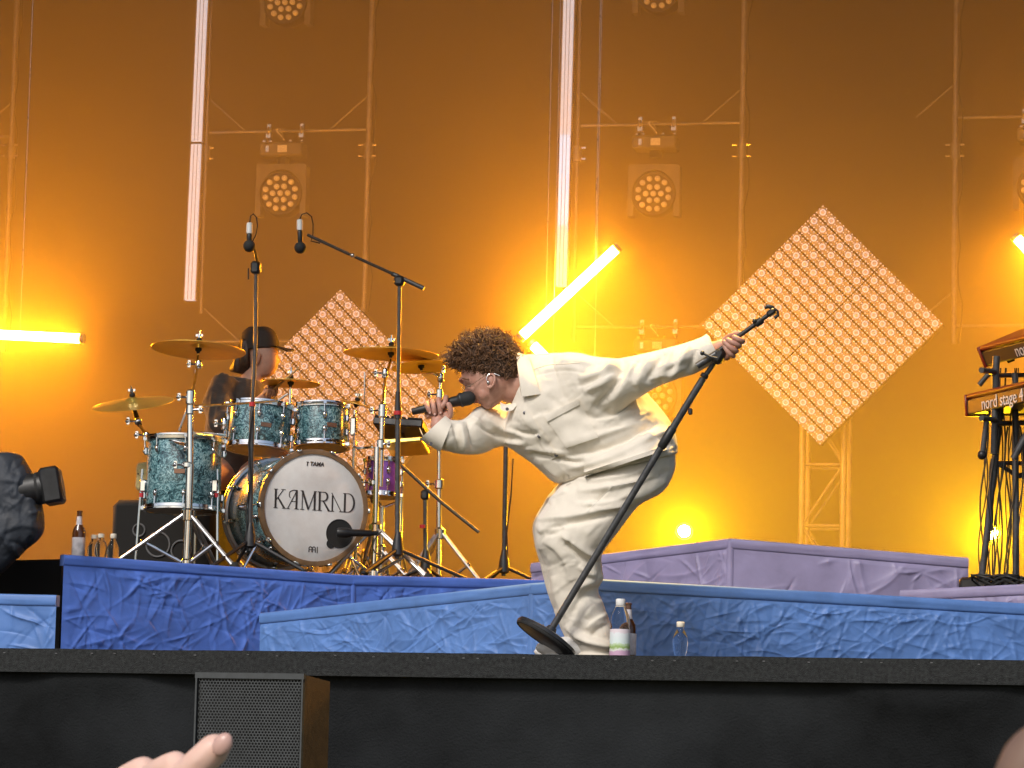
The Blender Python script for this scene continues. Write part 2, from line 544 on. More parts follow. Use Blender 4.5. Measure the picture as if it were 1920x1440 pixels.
# lilac riser at the rear right
q0, q1, q2 = P(1000, 1056, 17.6), P(1370, 1010, 16.9), P(1815, 1046, 17.2)
LIZ = q1.z
riser('cloth_riser', 'lilac cloth-covered riser with a peaked corner behind the singer', [(q0.x, q0.y), (q1.x, q1.y), (q2.x, q2.y)],
      [(q2.x-0.15, 18.6, q2.z), (q1.x, 18.6, q1.z), (q0.x+0.2, 18.6, q0.z)], [q0.z, q1.z, q2.z], M['lilac'], 51, ncre=40, stars=9, amp=0.0085)
q0, q1 = P(1690, 1107, 16.2), P(2120, 1086, 15.95)
RRZ = q0.z
riser('cloth_riser', 'small lilac cloth-covered riser at the far right under the keyboards', [(q0.x, q0.y), (q1.x, q1.y)],
      [(q1.x, 18.9, q1.z), (q0.x+0.25, 18.9, q0.z)], [q0.z, q1.z], M['lilac'], 61, ncre=40, stars=8, amp=0.008)
q0, q1 = P(-260, 1108, 15.0), P(108, 1116, 15.0)
riser('cloth_riser', 'low bright blue cloth-covered riser at the far left below the camera', [(q0.x, q0.y), (q1.x, q1.y)],
      [(q1.x-0.04, 15.16, q1.z), (q0.x, 15.16, q0.z)], [q0.z, q1.z], M['blue'], 71, ncre=50, stars=6, amp=0.007)
b = MB()
q0, q1 = P(-200, 1056, 16.0), P(140, 1040, 16.0)
b.prism([(q0.x, 16.0, STZ+.004), (q1.x-0.06, 16.0, STZ+.004), (q1.x-0.06, 16.0, q1.z-0.02), (q0.x, 16.0, q0.z)], (0, 1.2, 0))
o = b.build('stage_box', M['drape'], ang=20)
tag(o, 'dark brown black box standing left of the drum riser', 'box')
# ------------------------------------------------------------------ lighting rig
YB = 22.6            # plane of the hanging frames
def frame(label, pxl, pxr, ybars, ytop=-420, ybot=640, joint=283, blen=62, rightpost=True):
    a, c = P(pxl, 300, YB), P(pxr, 300, YB)
    zb, zt = P(pxr, ybot, YB).z, 9.3
    t = thing('lamp_frame', (a.x, YB, zb), label, 'frame', 'frames hung along the back of the stage')
    for x in ((a.x, c.x) if rightpost else (a.x,)):
        thin = (x == a.x and rightpost)
        MB().cyl((x, YB, zb), (x, YB, zt), 0.010 if thin else 0.0175, n=12).build('post', M['alu'], t)
        zj = P(pxr, joint, YB).z
        b = MB()
        b.cyl((x, YB, zj-0.05), (x, YB, zj+0.05), 0.027)
        b.build('sleeve', M['alu'], t)
        for sx in (-1, 1):
            for dz in (-0.035, 0.035):
                MB().cyl((x+sx*0.03, YB-0.02, zj+dz), (x+sx*0.058, YB-0.02, zj+dz), 0.009, n=8).build('bolt', M['chrome'], t)
    for yb in ybars:
        z = P((pxl+pxr)/2, yb, YB).z
        MB().cyl((a.x+0.02, YB, z), (c.x-0.02, YB, z), 0.011, n=10).build('crossbar', M['alu'], t)
        L = blen/S(a)
        MB().cyl((a.x+0.02, YB, z+L), (a.x+0.04+L, YB, z+0.01), 0.006, n=8).build('brace', M['alu'], t)
        MB().cyl((c.x-0.02, YB, z+L), (c.x-0.04-L, YB, z+0.01), 0.006, n=8).build('brace', M['alu'], t)
    # cable hanging down the post
    pts = []
    for k in range(40):
        z = zt-(zt-zb)*k/39
        pts.append((c.x+0.035+0.012*math.sin(k*1.9)+0.01*math.sin(k*0.7), YB-0.01, z))
    MB().tube(pts, 0.005, 6).build('cable', M['cable'], t)
    return t
frame('aluminium lamp frame hanging behind the drummer', 386, 690, (246, 640), ybot=585)
frame('aluminium lamp frame hanging behind the singer', 1082, 1391, (233, 613), ybot=640)
frame('aluminium lamp frame hanging at the far right edge', 2100, 1791, (218, 610), ybot=645)
frame('aluminium lamp frame hanging at the far left edge', -290, 20, (259,), ybot=660)

def wash_light(label, px, py, hang_py):
    """LED wash head hung upside down from a bar"""
    c = P(px, py, YB-0.06); s = 1/S(c)
    t = thing('wash_light', c, label, 'stage light', 'wash lights hung on the frames')
    y0 = c.y
    zb = P(px, hang_py, y0).z
    # base box
    zbx = zb-38*s
    bb = MB(); bb.bbox((c.x, y0, zbx), (84*s, 0.16, 26*s), 0.012); base = bb.build('base', M['lampgrey'], t)
    MB().box((c.x+0.012, y0-0.083, zbx), (18*s, 0.006, 13*s)).build('display', M['whitepl'], base)
    MB().box((c.x-32*s*0.8, y0-0.083, zbx), (6*s, 0.006, 12*s)).build('socket', M['steel'], base)
    for dx in (-34, -22, 16, 38):
        MB().lathe([(0.0, 0), (4*s, 0.002), (4.2*s, 0.012), (2*s, 0.02), (0, 0.021)], (c.x+dx*s, y0-0.05, zbx+14*s), (0,0,1), 8).build('connector', M['chrome'], base)
    for dx in (-30, 34):
        b = MB(); b.torus((c.x+dx*s, y0, zb), (1,0,0), 0.024, 0.009, 14, 6); b.box((c.x+dx*s, y0, zb-0.03), (0.03, 0.04, 0.03))
        b.box((c.x+dx*s, y0, zb+0.03), (0.022, 0.022, 0.03))
        b.build('clamp', M['steel'], t)
    for k in range(3):
        x1, x2 = c.x+(-26+k*14)*s, c.x+(4-k*5)*s
        pts = [(x1, y0-0.02, zb+0.005)]
        for j in range(1, 12):
            f = j/12; pts.append((x1+(x2-x1)*f+0.02*math.sin(f*7+k), y0-0.03-0.01*k, zb+0.045*math.sin(f*3.1)-(zb-zbx-0.04)*f))
        MB().tube(pts, 0.0035, 6).build('cable', M['whitepl'] if k == 1 else M['alu'], t)
    # neck and yoke
    MB().cyl((c.x, y0, zbx-12*s), (c.x, y0, zbx-26*s), 12*s).build('swivel', M['black'], t)
    zt = c.z+54*s
    b = MB()
    hw, aw = 49*s, 11*s
    outer = [(-hw, -42*s), (-hw, 52*s), (-hw+4*s, 56*s), (hw-4*s, 56*s), (hw, 52*s), (hw, -42*s), (hw-aw, -42*s)]
    inner = []
    for k in range(13):
        a = math.pi*k/12
        inner.append((math.cos(a)*(hw-aw), 6*s+math.sin(a)*40*s))
    poly = [(c.x+x, y0-0.05, c.z+z) for x, z in outer+inner+[(-hw+aw, -42*s)]]
    b.prism(poly, (0, 0.09, 0))
    b.build('yoke', M['lampgrey'], t, ang=30)
    # head
    b = MB(); prof = [(0.0, 0.12), (30*s, 0.12), (40*s, 0.09), (43*s, 0.03), (43*s, -0.05), (41*s, -0.062), (38.5*s, -0.062), (37.5*s, -0.05), (0, -0.05)]
    b.lathe(prof, c, (0,1,0), 28); head = b.build('head', M['black'], t)
    n = Vector((0, -1, 0))
    pos = [(0, 0)]+[(14.5*s*math.cos(math.pi/3*k), 14.5*s*math.sin(math.pi/3*k)) for k in range(6)]
    pos += [(29.5*s*math.cos(math.pi/6*k+math.pi/12), 29.5*s*math.sin(math.pi/6*k+math.pi/12)) for k in range(12)]
    r = 5.6*s
    lb = MB(); lb.lathe([(r, 0), (r, 0.012), (r*0.86, 0.019), (r*0.5, 0.024), (0, 0.026)], (0,0,0), (0,-1,0), 10)
    lm = None
    for x, z in pos:
        q = Vector((c.x+x, c.y-0.052, c.z+z))
        if lm is None:
            o = lb.build('lens', M['lens'], head); lm = o.data
        else:
            o = bpy.data.objects.new('lens', lm); col.objects.link(o); o.parent = head
        o.location = q - Vector(t.location) - Vector(head.location)
    return t
wash_light('wash light with round lens face hung above the drum kit', 530, 365, 246)
wash_light('wash light cut by the top edge above the drum kit', 539, 8, -110)
wash_light('wash light with round lens face hung above the singer', 1228, 366, 233)
wash_light('wash light cut by the top edge above the singer', 1237, -14, -132)
wash_light('wash light cut by the right edge of the picture', 1950, 352, 218)
wash_light('wash light half hidden behind the outstretched arm', 1231, 744, 613)

# tall white pixel battens, glow added in place of daylight
def batten(label, px, py_bot, joints, lean):
    bot = P(px, py_bot, YB-0.35); s = 1/S(bot)
    t = thing('led_batten', bot, label, 'light batten', 'white light battens hung in front of the frames')
    zz = [bot.z]+[P(px, j, YB-0.35).z for j in joints]+[9.3]
    wdt = 20*s
    for k in range(len(zz)-1):
        z0, z1 = zz[k]+0.008, zz[k+1]-0.008
        f0, f1 = (z0-bot.z)*lean, (z1-bot.z)*lean
        sh = Matrix.Rotation(math.atan(lean), 3, 'Y')
        cx, cz = bot.x+(f0+f1)/2, (z0+z1)/2
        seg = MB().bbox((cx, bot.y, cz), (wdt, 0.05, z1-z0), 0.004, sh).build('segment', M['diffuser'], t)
        for dx in (-0.52, 0.52):
            MB().box((cx+dx*wdt+(0.004 if dx > 0 else -0.004), bot.y+0.005, cz), (0.007, 0.045, z1-z0), sh).build('side_rail', M['alu'], seg)
        for dx in (-0.17, 0.17):
            MB().box((cx+dx*wdt, bot.y-0.0262, cz), (0.003, 0.004, z1-z0-0.01), sh).build('groove', M['alu'], seg)
        if k:
            MB().box((bot.x+f0, bot.y+0.004, zz[k]), (wdt*1.02, 0.05, 0.012)).build('joint', M['black'], t)
    return t
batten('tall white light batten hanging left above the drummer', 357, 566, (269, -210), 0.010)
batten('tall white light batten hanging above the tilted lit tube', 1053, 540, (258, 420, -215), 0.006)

# lit amber tubes
def lit_tube(label, a, c, r=0.026):
    a, c = Vector(a), Vector(c)
    t = thing('light_tube', a, label, 'light tube', 'lit amber tubes at the back of the stage')
    d = (c-a).normalized()
    MB().cyl(a+d*0.02, c-d*0.02, r, n=14).build('tube', M['tube'], t)
    b = MB(); b.cyl(a-d*0.004, a+d*0.02, r*1.05); b.build('end_cap', M['alu'], t)
    b = MB(); b.cyl(c-d*0.02, c+d*0.004, r*1.05); b.build('end_cap', M['alu'], t)
    # clamp with hanging wire up into the roof
    for f in (0.25, 0.75):
        q = a+(c-a)*f
        MB().cyl((q.x, q.y+0.03, q.z), (q.x, q.y+0.03, 9.3), 0.0016, n=5).build('wire', M['steel'], t)
    return t
YT = 19.35
lit_tube('lit amber tube rising diagonally above the singer', P(975, 634, YT), P(1160, 462, YT))
lit_tube('short lit amber tube end just behind the singer shoulder', P(996, 643, YT+0.12), P(1150, 800, YT+0.12))
lit_tube('nearly level lit amber tube at the left edge', P(-330, 612, YT), P(157, 635, YT))
lit_tube('lit amber tube sloping out of the right edge', P(1903, 442, YT), P(2080, 640, YT))

# diamond shaped LED panels
M['lenscore'] = mat('lens core', (0.34, 0.31, 0.31), 0.3, var=0.1, vscale=40, emit=(0.9, 0.8, 0.82), estr=0.12)  # weaker added glow, also standing in for daylight
def led_diamond(label, px, py, y, half_px, nn=14, tower=True):
    c = P(px, py, y); s = 1/S(c)
    side = half_px*math.sqrt(2)*s
    cell = side/nn
    t = thing('diamond_light', c, label, 'led panel', 'diamond shaped led panels')
    e1 = Vector((1, 0, -1)).normalized(); e2 = Vector((-1, 0, -1)).normalized(); n = Vector((0, -1, 0))
    rotm = Matrix((e1, n, e1.cross(n))).transposed()
    MB().box(c+Vector((0, 0.07, 0)), (side*0.985, 0.06, side*0.985), rotm).build('back_frame', M['drape'], t)
    sb = MB(); sb.bbox((0,0,0), (side/2-0.007, 0.03, cell-0.012), 0.003, rotm)
    r = cell*0.27
    lb = MB(); lb.lathe([(r, 0), (r, 0.008), (r*0.93, 0.013), (r*0.74, 0.013), (r*0.6, 0.007), (r*0.35, 0.009), (0, 0.011)], (0,0,0), n, 12); lb.mi = [1 if k >= 48 else 0 for k in range(len(lb.f))]
    db = MB()
    for a in range(8):
        an = a*math.pi/4
        rr = cell*(0.40 if a % 2 == 0 else 0.52)
        o_ = e1*(math.cos(an)*rr)+e2*(math.sin(an)*rr)
        r2 = cell*(0.062 if a % 2 == 0 else 0.068)
        db.lathe([(r2, 0), (r2*0.8, 0.005), (0, 0.006)], o_, n, 6)
    strip_m = lens_m = None
    dots = MB()
    for j in range(nn):
        for h in range(2):
            pc = c + e2*((j+0.5)*cell-side/2) + e1*((h-0.5)*side/2)
            if strip_m is None:
                so = sb.build('led_strip', M['board'], t, ang=20); strip_m = so.data
            else:
                so = bpy.data.objects.new('led_strip', strip_m); col.objects.link(so); so.parent = t
            so.location = pc-c
            for i in range(nn//2):
                lc = e1*((i+0.5)*cell-side/4)+n*0.0152
                if lens_m is None:
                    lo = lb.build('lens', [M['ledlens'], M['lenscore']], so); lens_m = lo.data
                else:
                    lo = bpy.data.objects.new('lens', lens_m); col.objects.link(lo); lo.parent = so
                lo.location = lc
                dots.add([Vector(q)+pc+lc for q in db.v], db.f)
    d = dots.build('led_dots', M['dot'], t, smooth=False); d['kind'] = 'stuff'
    return t, c, side
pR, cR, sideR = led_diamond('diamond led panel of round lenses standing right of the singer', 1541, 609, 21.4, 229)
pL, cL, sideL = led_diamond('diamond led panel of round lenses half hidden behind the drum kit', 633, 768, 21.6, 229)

def truss(label, px, y, py_top, wpx):
    c = P(px, 1000, y); s = 1/S(c)
    zt = P(px, py_top, y).z
    t = thing('truss_tower', (c.x, y, STZ), label, 'truss')
    h = wpx*s/2
    for sx in (-1, 1):
        for sy in (-1, 1):
            MB().cyl((c.x+sx*h, y+h+sy*h, STZ), (c.x+sx*h, y+h+sy*h, zt), 0.02, n=10).build('chord', M['alu'], t)
    z = STZ+0.1; k = 0
    while z < zt-0.3:
        for yy in (0, 2*h):
            MB().cyl((c.x-h, y+yy, z), (c.x+h, y+yy, z), 0.010, n=8).build('rung', M['alu'], t)
            MB().cyl((c.x-h*(1 if k % 2 else -1), y+yy, z), (c.x+h*(1 if k % 2 else -1), y+yy, z+0.36), 0.008, n=8).build('diagonal', M['alu'], t)
        z += 0.36; k += 1
    MB().box((c.x, y+h, STZ+0.012), (h*4, h*4, 0.02)).build('base_plate', M['alu'], t)
    return t
truss('aluminium truss tower carrying the right diamond panel', 1541, 21.62, 700, 78)
truss('aluminium truss tower carrying the left diamond panel', 640, 21.85, 800, 78)

# small yellow floor lamps
def floor_lamp(label, px, py, y, zbase):
    c = P(px, py, y); s = 1/S(c)
    t = thing('floor_lamp', (c.x, c.y, zbase), label, 'stage lamp', 'lit yellow floor lamps')
    d = toward(c); d.z -= 0.05; d.normalize()
    r = 14*s
    MB().lathe([(0, -0.16), (r*0.7, -0.16), (r*1.1, -0.10), (r*1.25, 0.0), (r*1.3, 0.02), (r*1.15, 0.02), (r*1.1, 0.0)], c, d, 20).build('housing', M['black'], t)
    MB().lathe([(0, 0.006), (r*0.6, 0.004), (r*0.82, 0)], c, d, 18).build('bulb', M['lampon'], t)
    b = MB()
    e = d.cross(Vector((0,0,1))).normalized()
    for sx in (-1, 1):
        b.cyl(c+e*(sx*r*1.4), Vector((c.x, c.y, zbase+0.01))+e*(sx*r*1.4), 0.008, n=8)
    b.box((c.x, c.y, zbase+0.006), (r*3.2, r*2.2, 0.01))
    b.build('bracket', M['black'], t)
    return t
floor_lamp('lit yellow lamp right of the singer above the lilac riser', 1283, 996, 21.1, STZ)
floor_lamp('lit yellow lamp among the keyboard stand cables', 1860, 1000, 20.9, STZ)

# spotlight on the roof pipe over the stage front: the yellow light on the singer's shoulders
t = thing('spotlight', (-2.35, 15.55, 9.45), 'yellow spotlight hanging from the stage roof above the singer', 'spotlight')
lp = Vector((-2.35, 15.55, 8.75)); tgt = P(1080, 740, 13.8); dl = (tgt-lp).normalized()
MB().cyl(lp+Vector((0,0,0.12)), (lp.x, lp.y, 9.45), 0.02).build('hanging_pipe', M['blackmetal'], t)
MB().lathe([(0,-0.26),(0.07,-0.26),(0.10,-0.20),(0.10,0.10),(0.12,0.12),(0.12,0.20),(0.108,0.20),(0.10,0.06),(0,0.05)], lp, dl, 24).build('housing', M['black'], t)
MB().lathe([(0,0.075),(0.06,0.07),(0.098,0.06)], lp, dl, 24).build('lens', M['lens'], t)
MB().torus(lp+Vector((0,0,0.03)), dl.cross(Vector((0,0,1))), 0.13, 0.012, 24, 6).build('yoke', M['blackmetal'], t)
ld = bpy.data.lights.new('spot_beam', 'SPOT')
ld.energy = 4200; ld.color = (1.0, 0.60, 0.14); ld.spot_size = R(30); ld.spot_blend = 0.6; ld.shadow_soft_size = 0.09
lo = bpy.data.objects.new('beam', ld); col.objects.link(lo); lo.parent = t
lo.location = lp+dl*0.21-Vector(t.location); lo.rotation_euler = (-dl).to_track_quat('Z', 'Y').to_euler()
# ------------------------------------------------------------------ drum kit
def pearl(name):
    mt = mat(name, (0.2, 0.4, 0.42), 0.22, coat=0.7)
    t = mt.node_tree; b = t.nodes['Principled BSDF']
    co = t.nodes.new('ShaderNodeTexCoord')
    n1 = t.nodes.new('ShaderNodeTexNoise'); n1.inputs['Scale'].default_value = 16; n1.inputs['Detail'].default_value = 3; n1.inputs['Distortion'].default_value = 1.2
    t.links.new(co.outputs['Object'], n1.inputs['Vector'])
    n2 = t.nodes.new('ShaderNodeTexNoise'); n2.inputs['Scale'].default_value = 42; n2.inputs['Detail'].default_value = 4; n2.inputs['Distortion'].default_value = 2.6
    t.links.new(co.outputs['Object'], n2.inputs['Vector'])
    r2 = t.nodes.new('ShaderNodeValToRGB')
    e = r2.color_ramp.elements
    e[0].position, e[0].color = 0.36, (0.012, 0.028, 0.032, 1)
    e[1].position, e[1].color = 0.62, (0.40, 0.60, 0.63, 1)
    x = e.new(0.47); x.color = (0.05, 0.125, 0.15, 1)
    x = e.new(0.54); x.color = (0.16, 0.34, 0.38, 1)
    mx = t.nodes.new('ShaderNodeMix'); mx.data_type = 'FLOAT'; mx.inputs[0].default_value = 0.3
    t.links.new(n2.outputs['Fac'], mx.inputs[2]); t.links.new(n1.outputs['Fac'], mx.inputs[3])
    t.links.new(mx.outputs[0], r2.inputs[0]); t.links.new(r2.outputs[0], b.inputs['Base Color'])
    return mt
M['pearl'] = pearl('teal pearl wrap')
M['skinw'] = mat('coated drum head', (0.90, 0.88, 0.85), 0.6, var=0.10, vscale=9, c2=(0.76, 0.72, 0.68), bump=0.05)
M['skinc'] = mat('clear drum head', (0.45, 0.36, 0.20), 0.25, var=0.15, vscale=6)
M['woodhoop'] = mat('wood hoop', (0.24, 0.135, 0.06), 0.4, var=0.3, vscale=12, coat=0.3)
M['ink'] = mat('dark print', (0.045, 0.035, 0.032), 0.6, var=0.1)
M['purple'] = mat('purple lacquer', (0.30, 0.09, 0.50), 0.25, var=0.2, vscale=10, coat=0.5)
M['badge'] = mat('bronze badge', (0.30, 0.16, 0.10), 0.4, 0.6, var=0.2)
M['satin'] = mat('brushed steel leg', (0.55, 0.55, 0.56), 0.42, 0.9, var=0.25, vscale=25)
M['stick'] = mat('hickory', (0.62, 0.45, 0.25), 0.5, var=0.15, vscale=10)

def basis(n, hint=Vector((0, 0, 1))):
    n = Vector(n).normalized()
    u = (hint - n*hint.dot(n))
    u = u.normalized() if u.length > 1e-4 else n.orthogonal().normalized()
    return n.cross(u)*-1, u, n         # right (seen against n), up, n

def drum(name, label, c, ax, r, d, mt, hoop_mt, headf, headb, nl=8, hoop=0.022, ph=0.0, group='drums of the kit', badge=None):
    """c: middle of the shell, ax: axis to the batter side (top), d: depth"""
    c, ax = Vector(c), Vector(ax).normalized()
    t = thing(name, c, label, 'drum', group)
    MB().lathe([(r*0.99, -d/2), (r, -d/2+0.004), (r, d/2-0.004), (r*0.99, d/2)], c, ax, 44).build('shell', mt, t)
    for s_, hm, nm in ((1, headf, 'top_head'), (-1, headb, 'bottom_head')):
        a2 = ax*s_
        MB().lathe([(0, d/2+0.004), (r*0.5, d/2+0.0045), (r*0.985, d/2+0.004), (r*1.0, d/2+0.001)], c, a2, 44).build(nm, hm, t)
        MB().lathe([(r*1.005, d/2-hoop*0.9), (r*1.055, d/2-hoop*0.85), (r*1.06, d/2-hoop*0.2), (r*1.075, d/2-hoop*0.1), (r*1.075, d/2+hoop*0.25), (r*1.03, d/2+hoop*0.3), (r*0.985, d/2+hoop*0.28), (r*0.985, d/2+0.002)], c, a2, 44).build('hoop', M['steel'] if (s_ < 0 and hoop_mt is M['woodhoop']) else hoop_mt, t)
    a0 = ax.orthogonal().normalized(); b0 = ax.cross(a0)
    lugm = rodm = None
    for k in range(nl):
        an = 2*math.pi*(k+ph)/nl
        dv = a0*math.cos(an)+b0*math.sin(an)
        for s_ in (1, -1):
            q = c+dv*(r+0.008)+ax*(s_*(d/2-hoop-min(0.045, d*0.22)))
            rot = Matrix((dv, ax.cross(dv), ax)).transposed()
            lg = MB(); lg.bbox(q, (0.018, 0.018, 0.036), 0.005, rot); lg.ell(q+dv*0.006, (0.008, 0.010, 0.013), rot, 8, 6)
            lg.build('lug', M['chrome'], t)
            rd = MB(); rd.cyl(q+dv*0.004, q+dv*0.006+ax*(s_*(min(0.045, d*0.22)+hoop+0.004)), 0.0035, n=6)
            rd.box(q+dv*0.005+ax*(s_*(min(0.045, d*0.22)+hoop*0.7)), (0.018, 0.014, 0.016), rot)
            rd.build('tension_rod', M['chrome'], t)
    if badge is not None:
        q = c+badge*(r+0.002)
        rot = Matrix((badge, ax.cross(badge), ax)).transposed()
        MB().bbox(q, (0.003, 0.052, 0.022), 0.001, rot).build('badge', M['badge'], t)
    return t

def scaled(px, py, y):
    c = P(px, py, y); return c, 1/S(c)

# bass drum, its front head turned to the right
YBD = 17.05
bc, s = scaled(588, 952, YBD)
bn = Vector((math.sin(R(38)), -math.cos(R(38)), 0.0)).normalized()
rB, dB = 104*s, 0.48
bd = drum('bass_drum', 'teal pearl bass drum with white lettered front head', bc-bn*(dB/2), bn, rB*0.985, dB, M['pearl'], M['woodhoop'], M['skinw'], M['skinc'], nl=10, hoop=0.034, ph=0.25)
ri, up_, nn_ = basis(bn)
ri = bn.cross(Vector((0,0,1)))*-1
ri = Vector((0,0,1)).cross(bn)      # to the right when facing the head
def on_head(x, z, off=0.006):
    return bc + ri*x + Vector((0,0,1))*z + bn*off
def stroke_poly(mb, pts, w, off=0.0065):
    """flat ribbon on the drum head; w is a width or list of widths"""
    n = len(pts); ww = w if isinstance(w, list) else [w]*n
    L, Rr = [], []
    for i, (x, z) in enumerate(pts):
        x0, z0 = pts[max(i-1, 0)]; x1, z1 = pts[min(i+1, n-1)]
        dx, dz = x1-x0, z1-z0; l = math.hypot(dx, dz) or 1
        nx, nz = -dz/l, dx/l
        L.append(on_head(x+nx*ww[i]/2, z+nz*ww[i]/2, off)); Rr.append(on_head(x-nx*ww[i]/2, z-nz*ww[i]/2, off))
    top = L+Rr[::-1]
    k = len(top)
    th = [q-bn*0.0015 for q in top]
    fs_ = []
    for i in range(n-1):
        fs_.append((i, i+1, k-2-i, k-1-i)); fs_.append((k+k-1-i, k+k-2-i, k+i+1, k+i))
    for i in range(k):
        fs_.append(((i+1) % k, i, k+i, k+(i+1) % k))
    mb.add(top+th, fs_)
def arc(cx, cz, rx, rz, a0, a1, n=14):
    return [(cx+rx*math.cos(R(a0+(a1-a0)*k/n)), cz+rz*math.sin(R(a0+(a1-a0)*k/n))) for k in range(n+1)]
TH, TN = 0.135, 0.036
GL = {
 'K': (0.86, [([(.13,0),(.13,1)],TH), ([(.18,.44),(.64,.98)],TN*1.3), ([(.29,.56),(.74,.01)],[TH*.8,TH]), ([(0,.015),(.28,.015)],TN), ([(0,.985),(.28,.985)],TN), ([(.5,.985),(.80,.985)],TN), ([(.60,.015),(.90,.015)],TN)]),
 'A': (0.92, [([(.68,0),(.68,1)],TH), ([(.70,.985),(.44,.985),(.30,.93)]+arc(.30,.75,.13,.18,90,250,10),[TN*1.4]*3+[TN*1.3]*11), ([(.66,.93),(.08,.015)],TN*1.4), ([(.33,.40),(.68,.40)],TN), ([(-.04,.015),(.22,.015)],TN), ([(.54,.015),(.84,.015)],TN)]),
 'M': (1.16, [([(.13,0),(.13,1)],TN*1.5), ([(.13,.98),(.56,.03)],TH), ([(.56,.03),(.98,.98)],TN*1.3), ([(.98,0),(.98,1)],TH), ([(0,.015),(.27,.015)],TN), ([(.84,.015),(1.12,.015)],TN), ([(.0,.985),(.18,.985)],TN), ([(.96,.985),(1.12,.985)],TN)]),
 'R': (0.88, [([(.14,0),(.14,1)],TH), ([(.14,.985),(.42,.985)]+arc(.42,.755,.25,.23,90,-90)+[(.14,.525)],[TN,TN]+[TN+(TH-TN)*math.sin(math.pi*k/14) for k in range(15)]+[TN]), ([(.38,.53),(.80,.01)],[TH*.7,TH]), ([(0,.015),(.30,.015)],TN), ([(0,.985),(.2,.985)],TN), ([(.70,.015),(.92,.015)],TN)]),
 'a': (0.82, [([(.12,0),(.12,.84)],TH*.75), ([(.06,.97),(.74,.01)],TN*1.6), ([(0,.015),(.26,.015)],TN), ([(.60,.015),(.86,.015)],TN)]),
 'D': (0.86, [([(.14,0),(.14,1)],TH), ([(.14,.985),(.36,.985)]+arc(.36,.5,.42,.485,90,-90)+[(.14,.015)],[TN,TN]+[TN+(TH-TN)*math.sin(math.pi*k/14) for k in range(15)]+[TN]), ([(0,.015),(.2,.015)],TN), ([(0,.985),(.2,.985)],TN)]),
}
word = 'KAMRaD'
tot = sum(GL[c_][0] for c_ in word)+0.02*5
WW = 2*rB*0.795; hgt = 36*s; sx_ = WW/tot
x = -WW/2+0.002
lettering = MB()
for c_ in word:
    for pts, w_ in GL[c_][1]:
        q = [(x+a*sx_, (b_-0.5)*hgt+13*s) for a, b_ in pts]
        ww = [k*sx_*0.95 for k in w_] if isinstance(w_, list) else w_*sx_*0.95
        stroke_poly(lettering, q, ww)
    x += (GL[c_][0]+0.02)*sx_
lettering.build('lettering', M['ink'], bd, smooth=False)
def text_obj(body, size, mt, parent, origin, right, up, off=0.0, name='lettering', th=0.0008, shear=0.0, bold=0.0):
    cu = bpy.data.curves.new('txt', 'FONT'); cu.body = body; cu.size = size; cu.extrude = th; cu.align_x = 'CENTER'; cu.align_y = 'CENTER'; cu.shear = shear; cu.offset = bold
    cu.resolution_u = 3
    tmp = bpy.data.objects.new('txt', cu); col.objects.link(tmp)
    dg = bpy.context.evaluated_depsgraph_get()
    me = bpy.data.meshes.new_from_object(tmp.evaluated_get(dg))
    bpy.data.objects.remove(tmp)
    right = Vector(right).normalized(); up = Vector(up).normalized(); n = right.cross(up)
    mm = Matrix((right, up, n)).transposed().to_4x4(); mm.translation = Vector(origin)+n*off
    me.transform(mm)
    return mkobj(name, me, mt, parent, False)
text_obj('TAMA', 10.5*s, M['ink'], bd, on_head(3*s, 82*s, 0.006), ri, Vector((0,0,1)), name='maker_lettering', shear=0.2, bold=0.0006)
b = MB()
stroke_poly(b, [(-18*s,85*s),(-13.5*s,85*s)], 1.2*s); stroke_poly(b, [(-15.5*s,85*s),(-16.5*s,78*s)], 1.4*s)
b.build('maker_mark', M['ink'], bd, smooth=False)
b = MB()   # small arched mark near the bottom of the head
for k in range(2):
    x0 = (-8+k*7)*s
    stroke_poly(b, [(x0, -84*s), (x0, -77*s)]+arc(x0+3*s, -77*s, 3*s, 3.5*s, 180, 0, 8)+[(x0+6*s, -84*s)], 1.6*s)
    stroke_poly(b, [(x0+1*s, -79*s), (x0+5*s, -79*s)], 1.1*s)
stroke_poly(b, [(9*s, -85*s), (9*s, -73*s)], 1.6*s)
b.build('head_mark', M['ink'], bd, smooth=False)
# port hole: dark disc with rim, the drum inside is dark
pc = on_head(53*s, -46*s, 0.0062)
MB().lathe([(0, 0.0), (27*s, 0.0), (27.5*s, 0.0012), (26*s, 0.0022), (25*s, 0.0008)], pc, bn, 32).build('port_hole', M['rubber'], bd)
MB().lathe([(0, 0.0008), (9*s, 0.0008), (8*s, 0.0016)], on_head(36*s, -66*s, 0.0062), bn, 16).build('port_patch', M['rubber'], bd)
for k in range(10):   # claws
    an = 2*math.pi*(k+0.5)/10
    dv = ri*math.sin(an)+Vector((0,0,1))*math.cos(an)
    rot = Matrix((dv, bn.cross(dv), bn)).transposed()
    b = MB(); b.bbox(bc+dv*(rB*1.065)+bn*0.004, (0.012, 0.026, 0.034), 0.004, rot); b.cyl(bc+dv*(rB*1.07)-bn*0.0, bc+dv*(rB*1.07)-bn*0.12, 0.0035, n=6)
    b.build('claw', M['chrome'], bd)
for sx in (-1, 1):
    q = bc-bn*0.12+ri*(sx*rB*0.8)-Vector((0,0,rB*0.5))
    MB().cyl(q, Vector((q.x+ri.x*sx*0.1, q.y+ri.y*sx*0.1-0.02, DRZ)), 0.008, n=8).build('spur', M['chrome'], bd)
b = MB(); b.lathe([(0,0),(0.017,0),(0.017,0.02),(0.012,0.04),(0,0.04)], bc-bn*0.2-ri*(rB*1.0)+Vector((0,0,0.0)), -ri, 12); b.build('lug_mount', M['chrome'], bd)

